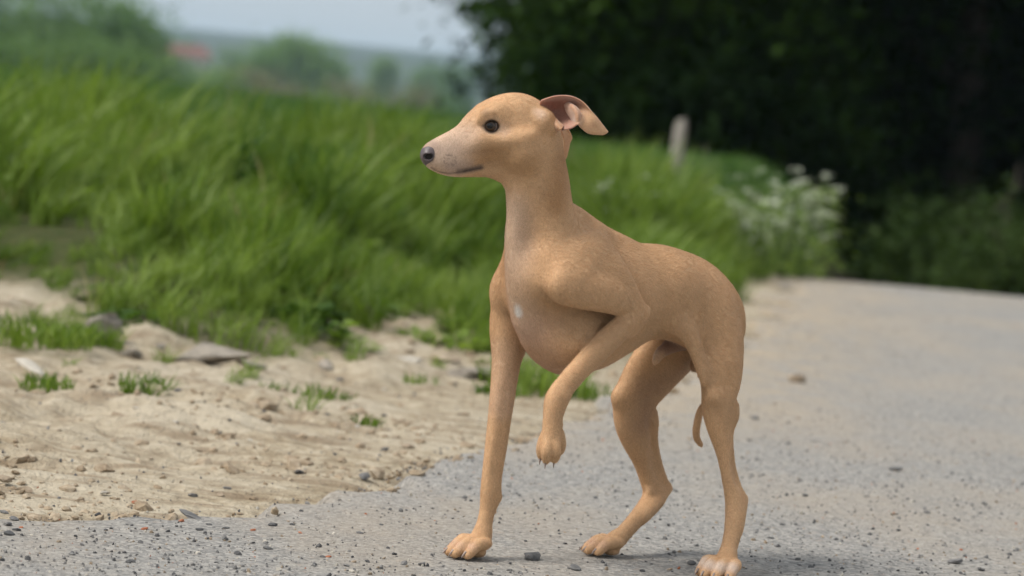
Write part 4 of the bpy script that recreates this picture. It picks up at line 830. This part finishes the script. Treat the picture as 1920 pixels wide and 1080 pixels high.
# groin, tail
body([(1300, 640, .002, 15), (1262, 648, .002, 13), (1238, 662, .004, 10), (1227, 681, .006, 5)], k=.008)
ball(1304, 684, -.004, 14, .006, sz=1.2)
body([(1372, 606, 0, 16), (1380, 660, 0, 12), (1352, 730, 0, 9), (1317, 764, .004, 7.5), (1307, 796, .006, 7), (1306, 820, .006, 6.2), (1316, 836, .006, 4.6)], k=.004, n=5)
# paws
claws = []
def paw(G, ang, sc=1.0, spread=1.0, top=.028):
    f = np.array([math.cos(ang), math.sin(ang), 0]); s = np.array([-f[1], f[0], 0])
    T = lambda a, b, c: G + (f * a + s * b + UPV * c) * sc
    D.ell(T(.001, 0, .007), (f, s, UPV), (.011 * sc, .013 * sc, .0075 * sc), .003)
    D.chain([T(-.006, 0, top), T(-.003, 0, .020), T(.004, 0, .014)], [.0080 * sc, .0098 * sc, .0092 * sc], 1.0, .006, 3)
    for lt, kf, tf, lw in ((-.0148, .010, .0215, .92), (-.0054, .017, .0305, 1), (.0054, .017, .0305, 1), (.0148, .010, .0215, .92)):
        lt *= spread
        D.chain([T(-.006, lt * .55, .0175), T(kf * .5, lt * .9, .0170), T(kf, lt, .0168), T(tf, lt * 1.08, .0062)], [.0072 * sc, .0074 * sc, .0078 * sc * lw, .0066 * sc * lw], 1.0, .0018, 4)
        claws.append((T(tf + .004, lt * 1.1, .0085), (f * .9 + s * lt * 6 - UPV * .55), .0084 * sc))
paw(G_RF, math.pi + TH - .12, .97); paw(G_RH, math.pi + TH - .45, .90, 1.0, .021); paw(G_LH, math.pi + TH + .30, .97, 1.1)
dn = -UPV * 1.0
claws += [(Hp2, dd, .0062) for Hp2, dd in ((P(1012, 864, .053), -UPV + FW * .25), (P(1022, 872, .061), -UPV + FW * .3), (P(1038, 870, .063), -UPV + FW * .2), (P(1047, 855, .057), -UPV))]

# head (own heading, almost side-on)
hb = lambda nodes, k=.008, n=4, flat=1.0, op='add': body(nodes, k, n, flat, Hp, HL, op)
hball = lambda u, v, wv, r, k=.006, fl=1.0, op='add', sx=1.0, sz=1.0: ball(u, v, wv, r, k, Hp, fl, HL, op, HF, sx, sz)
hb([(992, 245, 0, 52, .84), (968, 238, 0, 60, .80), (938, 241, 0, 56, .80), (910, 253, 0, 48, .74), (884, 270, 0, 38.5, .64), (856, 281, 0, 33.5, .58), (830, 287, 0, 27, .60), (813, 290, 0, 20, .66), (808, 291, 0, 14, .8)], k=.014, n=5)
hb([(870, 300, 0, 22, .92), (848, 303, 0, 19, .86), (828, 304, 0, 15, .9), (814, 303, 0, 11, 1.0)], k=.006, n=5)   # upper lip
hb([(962, 298, 0, 33, .95), (932, 311, 0, 20, 1.0), (892, 318, 0, 13.5, 1.05), (852, 321, 0, 10.5, 1.0), (828, 318, 0, 8.5, .95), (818, 315, 0, 6, .95)], k=.0016, n=5)   # lower jaw
hball(980, 284, .015, 40, .014); hball(980, 284, -.015, 40, .014)               # cheeks
hball(1000, 268, 0, 44, .016); hball(950, 322, 0, 18, .016)
hball(930, 216, .0165, 19, .012, fl=.8); hball(906, 214, -.0165, 19, .010, fl=.8); hball(888, 221, -.0180, 12.5, .005)  # brows
hball(913, 255, .0185, 13, .012); hball(890, 270, .0125, 13, .012)                 # under the eye
hball(1022, 224, .022, 17, .012); hball(1022, 224, -.022, 17, .012)              # ear bases
hb([(904, 262, .0195, 7), (945, 264, .0275, 8), (995, 254, .031, 8)], k=.010)        # cheekbone
hball(962, 216, .046, 16, .02, op='sub')
hball(1038, 238, .022, 11, .007)
EYE = Hp(920, 236, .0185); EYE_R = 12.6 * px(EYE)
EYE2 = Hp(905, 236, -.0185)
for e, sg in ((EYE, 1), (EYE2, -1)):
    D.ell(e + HL * sg * .006, (HF, HL, UPV), (.0092, .009, .0082), .004, 'sub')
    D.ell(e, (HF, HL, UPV), (EYE_R * 1.10, EYE_R * 1.12, EYE_R * 1.10), .002, 'add')
    ring = [e + HL * sg * (.0048 - .0012 * abs(math.cos(a)) ** 2) + HF * math.cos(a) * .0072 + UPV * math.sin(a) * .0062 for a in np.linspace(0, 2 * math.pi, 17)]
    # the lids: almond opening cut out of the lid ball
    D.ell(e + HL * sg * .0105 + HF * .0008, (HF, HL, UPV), (.0086, .0078, .0068), .0012, 'sub')
hb([(903, 238, .0190, 2.4), (909, 226.5, .0220, 3.2), (920, 221.5, .0240, 3.4), (932, 225.5, .0245, 3.0), (939, 234, .0235, 2.2)], k=.0018)      # upper lid
hb([(904, 240, .0190, 2.0), (911, 248, .0215, 2.2), (921, 250.5, .0230, 2.2), (932, 246.5, .0240, 2.0), (939, 236.5, .0235, 1.8)], k=.0018)        # lower lid
hb([(898, 226, .019, 4), (908, 215, .022, 5), (922, 211, .0235, 5)], k=.005)                                                             # brow fold
_zz = D.lo[2] + D.h * np.arange(D.n[2]); D.F += (.0012 * (1 - sstep(.345, .385, _zz)) + .0003).astype(np.float32)[None, None, :]      # room for the coat, thinner on the head
dV, dQ = D.mesh(2)
print('dog verts', len(dV))

# coat colours, plus shade on the far thigh, painted by place (linear albedo)
base = np.array([.62, .388, .212]); colr = np.repeat(base[None], len(dV), 0)
mott = fbm(dV[:, 0] * 28, dV[:, 1] * 28, dV[:, 2] * 28, 3)
colr *= (1 + .14 * mott)[:, None]
def paint(pts, r_px, col, amt, soft=.6):
    """soft stroke of colour along points"""
    global colr
    pts = np.array(pts); r = r_px * px(pts[0])
    lo, hi = pts.min(0) - r, pts.max(0) + r
    m = np.all((dV > lo) & (dV < hi), 1); Q = dV[m]; d = np.full(len(Q), 9.0)
    seg = [(pts[i], pts[i + 1]) for i in range(len(pts) - 1)] or [(pts[0], pts[0])]
    for a, b in seg:
        ba = b - a; t = np.clip(((Q - a) @ ba) / (ba @ ba + 1e-12), 0, 1); d = np.minimum(d, np.linalg.norm(Q - a - t[:, None] * ba, axis=1))
    f = amt * (1 - sstep(r * (1 - soft), r, d)); colr[m] = colr[m] * (1 - f[:, None]) + np.array(col) * f[:, None]
pale = (.66, .48, .35); pink = (.50, .285, .19); white = (.78, .72, .66); skin = (.30, .17, .13); grey = (.24, .185, .165); deep = (.40, .215, .09)
paint([P(952, 400, 0), P(958, 460, 0), P(975, 540, 0), P(985, 600, 0)], 66, pale, .75, .85)
paint([P(1005, 620, 0), P(1030, 660, .0), P(1060, 690, 0)], 90, (.58, .36, .255), .6, .85)
paint([P(946, 650, -.05), P(940, 760, -.04)], 40, (.62, .43, .30), .5, .7)
paint([P(1130, 690, 0), P(1200, 660, 0), P(1250, 630, 0)], 45, (.62, .45, .33), .6, .7)
paint([P(1280, 640, 0), P(1245, 650, 0)], 34, skin, .75, .6)
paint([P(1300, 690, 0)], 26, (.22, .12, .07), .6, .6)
paint([P(1275, 680, -.03), P(1200, 730, -.04), P(1195, 790, -.04)], 48, (.27, .165, .12), .55, .85)  # inside of far thigh: skin tone, but mostly shade painted into the colour
paint([P(978, 560, .005), P(974, 572, .005), P(972, 584, .005)], 14, white, .95, .75)
paint([P(982, 556, .002), P(970, 590, .004)], 9, white, .6, .9); paint([P(980, 545, .0)], 12, white, .25, .95)
paint([P(1058, 340, .03), P(1045, 380, .03), P(1050, 300, .02)], 46, (.37, .185, .07), .6, .95)
paint([P(1190, 470, 0), P(1260, 480, 0), P(1330, 520, 0)], 90, (.50, .315, .165), .6, .9)
for (a, b) in ((Hp(806, 290, 0), Hp(850, 285, 0)), (Hp(850, 285, 0), Hp(872, 255, 0))): paint([a, b], 58, (.60, .44, .335), .6, .9)
paint([Hp(812, 295, 0), Hp(845, 312, .0)], 40, (.54, .41, .325), .6, .8)
paint([Hp(815, 278, 0), Hp(800, 290, 0)], 24, (.27, .19, .165), .85, .6)
def paint_side(px_pts, r_px, col, amt, soft=.7):
    """stroke laid on both sides of the muzzle, followed in side profile"""
    pts = np.array([Hp(u, v, .012) for u, v in px_pts]); r = r_px * px(pts[0])
    m = np.linalg.norm(dV - Hp(860, 300), axis=1) < .075; m &= (np.abs((dV - HEAD_O) @ HL) > .0035)
    Q = np.stack([(dV[m] - HEAD_O) @ HF, dV[m][:, 2]], 1); T = np.stack([(pts - HEAD_O) @ HF, pts[:, 2]], 1); d = np.full(len(Q), 9.0)
    for a_, b_ in zip(T[:-1], T[1:]):
        ba = b_ - a_; t = np.clip(((Q - a_) @ ba) / (ba @ ba + 1e-12), 0, 1); d = np.minimum(d, np.linalg.norm(Q - a_ - t[:, None] * ba, axis=1))
    f = amt * (1 - sstep(r * (1 - soft), r, d)); colr[m] = colr[m] * (1 - f[:, None]) + np.array(col) * f[:, None]
paint([Hp(835, 275, 0), Hp(872, 262, 0), Hp(890, 262, .01)], 46, (.64, .50, .41), .6, .9)
paint([Hp(944, 246, .026)], 24, (.64, .46, .34), .5, .9); paint([Hp(1009, 206, .026), Hp(1014, 214, .028)], 18, (.70, .55, .46), .45, .95)
paint([Hp(985, 306, .028), Hp(945, 302, .024), Hp(915, 290, .02)], 44, (.43, .245, .11), .5, .95); paint([Hp(912, 212, .024), Hp(906, 217, .022)], 11, (.24, .15, .10), .55, .95)
paint_side([(846, 314), (880, 312)], 20, (.40, .30, .25), .5, .9)
paint_side([(862, 322), (888, 317.5), (903, 313.5)], 9.5, (.10, .075, .065), .7, .95)
paint_side([(812, 315), (822, 322), (842, 326), (864, 323.5), (888, 318.5), (906, 315)], 3.0, (.09, .062, .052), .6, .95)
paint_side([(872, 321.5), (888, 318), (903, 315)], 4.2, (.04, .03, .026), .6, .95)
for q in range(30): paint_side([(832 + 24 * random.random(), 289 + 22 * random.random())] * 2, 2.0 + random.random(), (.14, .10, .085), .5, .9)
paint([Hp(804, 293, .0065), Hp(804, 293, -.0065)], 14, (.012, .009, .009), .98, .4)
for e, sg in ((EYE, 1), (EYE2, -1)):
    paint([e + HL * sg * .003], 27, (.50, .37, .29), .6, .8); paint([e + HL * sg * .004], 17.6, (.013, .010, .009), .98, .35)
    paint([e + HL * sg * .004 + HF * .0085 - UPV * .001], 5, (.04, .03, .025), .8, .8)
paint([e + HL * .0 for e in (Hp(903, 208, .02), Hp(918, 214, .022))], 14, (.42, .26, .15), .4, .9)
for c, d, ln in claws[:12]: paint([c - d * .010], 17, (.60, .40, .30), .55, .8)
for c, d, ln in claws[8:12]: paint([c - d * .012], 20, (.74, .64, .56), .7, .8)
paint([P(1058, 823, .052)], 8, (.08, .05, .04), .8); paint([P(932, 963, -.036)], 7, (.06, .045, .04), .85)

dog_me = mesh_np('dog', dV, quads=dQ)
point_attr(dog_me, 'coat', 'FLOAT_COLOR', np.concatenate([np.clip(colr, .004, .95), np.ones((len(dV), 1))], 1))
m = NM('short_fawn_coat')
fur = m.noise(900, 2, .6, m.coord('Object', (1, 1, .45))); fur2 = m.noise(240, 3, .6)
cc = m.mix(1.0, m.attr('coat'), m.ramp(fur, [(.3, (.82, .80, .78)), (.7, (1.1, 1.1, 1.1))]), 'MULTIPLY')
cc = m.mix(.18, cc, m.mix(1.0, cc, m.ramp(fur2, [(.3, (.55, .5, .45)), (.7, (1, 1, 1))]), 'MULTIPLY'))
m.set('Base Color', cc); m.set('Roughness', .6); m.set('Specular IOR Level', .2)
m.set('Sheen Weight', .1); m.set('Sheen Roughness', .45); m.set('Sheen Tint', (1, .93, .85))
m.set('Subsurface Weight', .06); m.set('Subsurface Radius', (.006, .003, .0015)); m.b.inputs['Subsurface Scale'].default_value = 1.0
m.set('Normal', m.bump(m.math('ADD', fur, m.math('MULTIPLY', fur2, .8)), .30, .0009, m.bump(m.noise(75, 4, .55), .35, .003)))
COAT = m.m
dog = obj('dog', dog_me, COAT)
tag(dog, 'slender fawn greyhound puppy standing on the road with one forepaw raised', 'dog')

# ears: folded leaf-shaped flaps with thickness
m = NM('ear_leather'); an = m.noise(500, 3)
geo = m.n('ShaderNodeNewGeometry')
m.set('Base Color', m.mix(m.attr('inner', 'Fac'), m.ramp(an, [(.3, (.46, .255, .125)), (.7, (.54, .325, .17))]), m.ramp(an, [(.3, (.34, .165, .11)), (.7, (.44, .24, .17))])))
m.set('Roughness', .6); m.set('Sheen Weight', .4); m.set('Subsurface Weight', .2); m.set('Subsurface Radius', (.006, .0025, .0015)); m.b.inputs['Subsurface Scale'].default_value = 1.0
EARM = m.m
def ear(rows, inner, name='ear'):
    nr, nc = len(rows), len(rows[0]); G = np.array([[Hp(*q) for q in r] for r in rows])
    def cr(A, n):
        Pd = np.concatenate([[2 * A[0] - A[1]], A, [2 * A[-1] - A[-2]]]); o = []
        for i in range(len(A) - 1):
            p0, p1, p2, p3 = Pd[i:i + 4]
            for j in range(n):
                t = j / n; o.append(.5 * (2 * p1 + (p2 - p0) * t + (2 * p0 - 5 * p1 + 4 * p2 - p3) * t * t + (3 * p1 - p0 - 3 * p2 + p3) * t ** 3))
        o.append(A[-1]); return np.array(o)
    I = np.repeat(np.array(inner, float)[:, None, None], nc, 1)
    A = np.concatenate([G, I], 2); A = cr(A, 6); A = np.swapaxes(cr(np.swapaxes(A, 0, 1), 6), 0, 1)
    R, Cn = A.shape[:2]; V = A[..., :3].reshape(-1, 3); idx = np.arange(R * Cn).reshape(R, Cn)
    q = np.stack([idx[:-1, :-1], idx[:-1, 1:], idx[1:, 1:], idx[1:, :-1]], -1).reshape(-1, 4)
    me = mesh_np(name, V, quads=q); point_attr(me, 'inner', 'FLOAT', np.clip(A[..., 3].ravel(), 0, 1))
    o = obj(name, me, EARM, dog); md = o.modifiers.new('thick', 'SOLIDIFY'); md.thickness = .0019; md.offset = 0
    sb = o.modifiers.new('soft', 'SUBSURF'); sb.levels = 1; sb.render_levels = 1
    return o
ear([[(1042, 246, .020), (1030, 238, .016), (1020, 216, .012), (1012, 196, .014), (1014, 188, .018)],
     [(1058, 244, .032), (1050, 230, .016), (1040, 210, .006), (1034, 190, .012), (1042, 180, .030)],
     [(1073, 240, .044), (1071, 224, .026), (1062, 206, .012), (1058, 189, .018), (1069, 180, .038)],
     [(1083, 234, .050), (1087, 218, .043), (1086, 204, .034), (1086, 196, .033), (1093, 191, .041)],
     [(1090, 241, .047), (1097, 232, .046), (1103, 226, .045), (1110, 220, .044), (1116, 216, .042)],
     [(1104, 251, .046), (1111, 247, .046), (1118, 243, .045), (1125, 239, .044), (1131, 235, .042)],
     [(1131, 253, .043), (1133, 252.5, .043), (1135.5, 251.5, .043), (1138, 250, .043), (1140.5, 247.5, .042)]], [1, 1, 1, .5, 0, 0, 0])
# the little light-coloured inner folds of the near ear
ear([[(1058, 196, .020), (1064, 192, .026), (1071, 194, .030)], [(1062, 210, .024), (1073, 200, .040), (1083, 203, .040)], [(1073, 226, .030), (1081, 216, .047), (1089, 212, .044)], [(1077, 236, .036), (1083, 231, .048), (1090, 226, .045)]], [.9, .55, .45, .4], 'ear_fold')
ear([[(1030, 226, .018), (1034, 222, .022), (1036, 214, .020)], [(1036, 240, .024), (1043, 234, .030), (1046, 226, .024)], [(1046, 248, .026), (1053, 243, .034), (1057, 236, .028)]], [.3, .3, .3], 'ear_fold')
ear([[(1030, 214, -.024), (1026, 204, -.024), (1022, 196, -.022)], [(1048, 238, -.030), (1054, 230, -.034), (1046, 214, -.032)], [(1056, 262, -.034), (1064, 252, -.036), (1072, 253, -.036)],
     [(1057, 284, -.034), (1064, 276, -.035), (1068, 270, -.036)], [(1060, 300, -.034), (1061.5, 298, -.034), (1063, 296, -.034)]], [0, 0, 0, 0, 0])

# eyes
m = NM('eye_ball'); d = m.n('ShaderNodeVectorMath', operation='DISTANCE'); m.l(m.coord('Object'), d.inputs[0]); d.inputs[1].default_value = (0, 0, 1)
m.set('Base Color', m.ramp(d.outputs['Value'], [(0.0, (.004, .004, .004)), (.40, (.004, .003, .003)), (.50, (.05, .028, .013)), (.80, (.03, .017, .009)), (.85, (.012, .008, .006)), (1.0, (.25, .2, .18))]))
m.set('Roughness', .04); m.set('Specular IOR Level', .45); m.set('Coat Weight', .15); m.set('Coat Roughness', .02)
EYEM = m.m
bm = bmesh.new(); bmesh.ops.create_uvsphere(bm, u_segments=40, v_segments=28, radius=1.0); me = bpy.data.meshes.new('eye'); bm.to_mesh(me); bm.free()
me.polygons.foreach_set('use_smooth', [True] * len(me.polygons)); me.materials.append(EYEM)
for e, dr in ((EYE, HL + HF * .35), (EYE2, -HL + HF * .35)):
    o = obj('eye', me, None, dog, tuple(e)); s = EYE_R * 1.06; o.scale = (s, s, s); o.rotation_euler = Vector(dr).to_track_quat('Z', 'Y').to_euler()

# nose leather, its own finer surface
keep = D
D = Vol(Hp(801, 290) - .022, Hp(801, 290) + .022, 0.0006)
hb([(820, 283, 0, 11.0, .95), (809, 286, 0, 13.2, .95), (801, 290, 0, 11, 1.0)], k=.004)
hb([(803, 297, .0, 9, 1.0), (807, 307, 0, 5.5, 1.0)], k=.006)
hball(803, 292, .0055, 10, .004); hball(803, 292, -.0055, 10, .004)
for s in (1, -1):
    hb([(798, 294, .0085 * s, 4.6), (804, 294, .0085 * s, 4.6), (809, 293, .0110 * s, 3.2), (817, 287, .0125 * s, 1.6)], k=.0012, op='sub')
hb([(789, 284, 0, 1.0), (790, 304, 0, 1.4)], k=.001, op='sub')
nV, nQ = D.mesh(1); D = keep
m = NM('nose_leather'); vo = m.n('ShaderNodeTexVoronoi'); vo.inputs['Scale'].default_value = 900; m.l(m.coord(), vo.inputs['Vector'])
m.set('Base Color', m.ramp(m.noise(300, 3), [(.3, (.075, .055, .058)), (.7, (.12, .09, .09))])); m.set('Roughness', .42); m.set('Normal', m.bump(vo.outputs['Distance'], .35, .0005))
nme = mesh_np('nose', nV, quads=nQ); dk = np.zeros(len(nV))
for s in (1, -1):
    for (u, v, ww) in ((799, 294, .0085), (804, 294, .0085), (808, 293, .0105)): dk = np.maximum(dk, 1 - sstep(.0022, .0034, np.linalg.norm(nV - Hp(u, v, ww * s), axis=1)))
point_attr(nme, 'nostril', 'FLOAT', dk); m.set('Base Color', m.mix(m.attr('nostril', 'Fac'), m.ramp(m.noise(300, 3), [(.3, (.070, .052, .055)), (.7, (.115, .09, .09))]), (.006, .004, .004)))
obj('nose', nme, m.m, dog)
# claws
m = NM('claw_horn'); m.set('Base Color', m.ramp(m.noise(400, 2), [(.3, (.20, .15, .125)), (.7, (.36, .28, .235))])); m.set('Roughness', .35)
bm = bmesh.new(); N = 10; prev = None
for i in range(6):
    t = i / 5; r = .22 * (1 - t) ** .75 + .012; c = Vector((0, -.25 * t * t, t))
    ringv = [bm.verts.new(c + Vector((math.cos(2 * math.pi * j / N) * r * .8, math.sin(2 * math.pi * j / N) * r, 0))) for j in range(N)]
    if prev:
        for j in range(N): bm.faces.new((prev[j], prev[(j + 1) % N], ringv[(j + 1) % N], ringv[j]))
    prev = ringv
bm.faces.new(prev); me = bpy.data.meshes.new('claw'); bm.to_mesh(me); bm.free(); me.polygons.foreach_set('use_smooth', [True] * len(me.polygons)); me.materials.append(m.m)
for c, dr, ln in claws:
    o = obj('claw', me, None, dog, tuple(c - np.array(dr) * .002)); o.scale = (ln,) * 3; q = Vector(dr).to_track_quat('Z', 'Y'); o.rotation_euler = q.to_euler()

# short coat: fine hairs lying along the body
vn = np.zeros(len(dog_me.vertices) * 3, np.float32); dog_me.vertices.foreach_get('normal', vn); vn = vn.reshape(-1, 3)
tri = np.concatenate([dQ[:, [0, 1, 2]], dQ[:, [0, 2, 3]]]); ar = np.linalg.norm(np.cross(dV[tri[:, 1]] - dV[tri[:, 0]], dV[tri[:, 2]] - dV[tri[:, 0]]), axis=1); 
NH = 330000; ti = rng.choice(len(tri), NH, p=ar / ar.sum()); w1 = rng.random(NH); w2 = rng.random(NH); fl_ = w1 + w2 > 1; w1[fl_] = 1 - w1[fl_]; w2[fl_] = 1 - w2[fl_]; w0 = 1 - w1 - w2
mixv = lambda A: A[tri[ti, 0]] * w0[:, None] + A[tri[ti, 1]] * w1[:, None] + A[tri[ti, 2]] * w2[:, None]
hp_, hn, hc = mixv(dV), mixv(vn), mixv(colr); hn /= np.linalg.norm(hn, axis=1)[:, None] + 1e-9
headness = sstep(.30, .36, hp_[:, 2]) * (1 - sstep(.0, .06, hp_[:, 0] - P(1060, 330)[0])); legness = 1 - sstep(.12, .20, hp_[:, 2])
flow = (-FW * .75 - UPV * .55)[None] * np.ones((NH, 1)); hflow = (-HF * .95 - UPV * .25)[None]; flow = flow * (1 - headness[:, None]) + hflow * headness[:, None]
flow = flow * (1 - legness[:, None]) + (-UPV[None] + .2 * -FW[None]) * legness[:, None] + rng.normal(0, .13, (NH, 3)) + 0.10 * np.stack([fbm(hp_[:, 0] * 30, hp_[:, 1] * 30, hp_[:, 2] * 30 + q, 2) for q in (0, 5, 9)], 1)
flow -= hn * np.sum(flow * hn, 1)[:, None]; flow /= np.linalg.norm(flow, axis=1)[:, None] + 1e-9
ln_ = (.0036 * (1 - headness) + .0022 * headness) * (1 - .35 * legness) * rng.uniform(.6, 1.2, NH)
muz = np.linalg.norm(hp_ - Hp(812, 295), axis=1); ln_ *= .35 + .65 * sstep(.015, .05, muz)
keepm = (muz > .0135) & (np.linalg.norm(hp_ - (EYE + HL * .004), axis=1) > .0095) & (np.linalg.norm(hp_ - (EYE2 - HL * .004), axis=1) > .0095) & (hp_[:, 2] > .004)
hp_, hn, hc, flow, ln_ = hp_[keepm], hn[keepm], hc[keepm], flow[keepm], ln_[keepm]; NH = len(hp_)
lift = rng.uniform(.16, .38, NH)[:, None]
p0 = hp_ - hn * .0002; p1 = hp_ + flow * ln_[:, None] * .5 + hn * ln_[:, None] * lift * .62; p2 = hp_ + flow * ln_[:, None] + hn * ln_[:, None] * lift * .55
fur_c = bpy.data.hair_curves.new('fur'); fur_c.add_curves([3] * NH)
fur_c.attributes['position'].data.foreach_set('vector', np.stack([p0, p1, p2], 1).astype(np.float32).ravel())
ra = fur_c.attributes.new('radius', 'FLOAT', 'POINT') if 'radius' not in fur_c.attributes else fur_c.attributes['radius']
ra.data.foreach_set('value', np.tile(np.array([.00007, .000055, .000012], np.float32), NH))
ca = fur_c.attributes.new('coat', 'FLOAT_COLOR', 'CURVE'); jit = rng.normal(1.0, .11, NH)[:, None]
ca.data.foreach_set('color', np.concatenate([np.clip(hc * jit * 1.12, .004, .95), np.ones((NH, 1))], 1).astype(np.float32).ravel())
m = NM('fawn_hair'); m.set('Base Color', m.attr('coat')); m.set('Roughness', .32); m.set('Specular IOR Level', .6)
fo = bpy.data.objects.new('fur', fur_c); COL.objects.link(fo); fur_c.materials.append(m.m); fo.parent = dog; fo['kind'] = 'stuff'
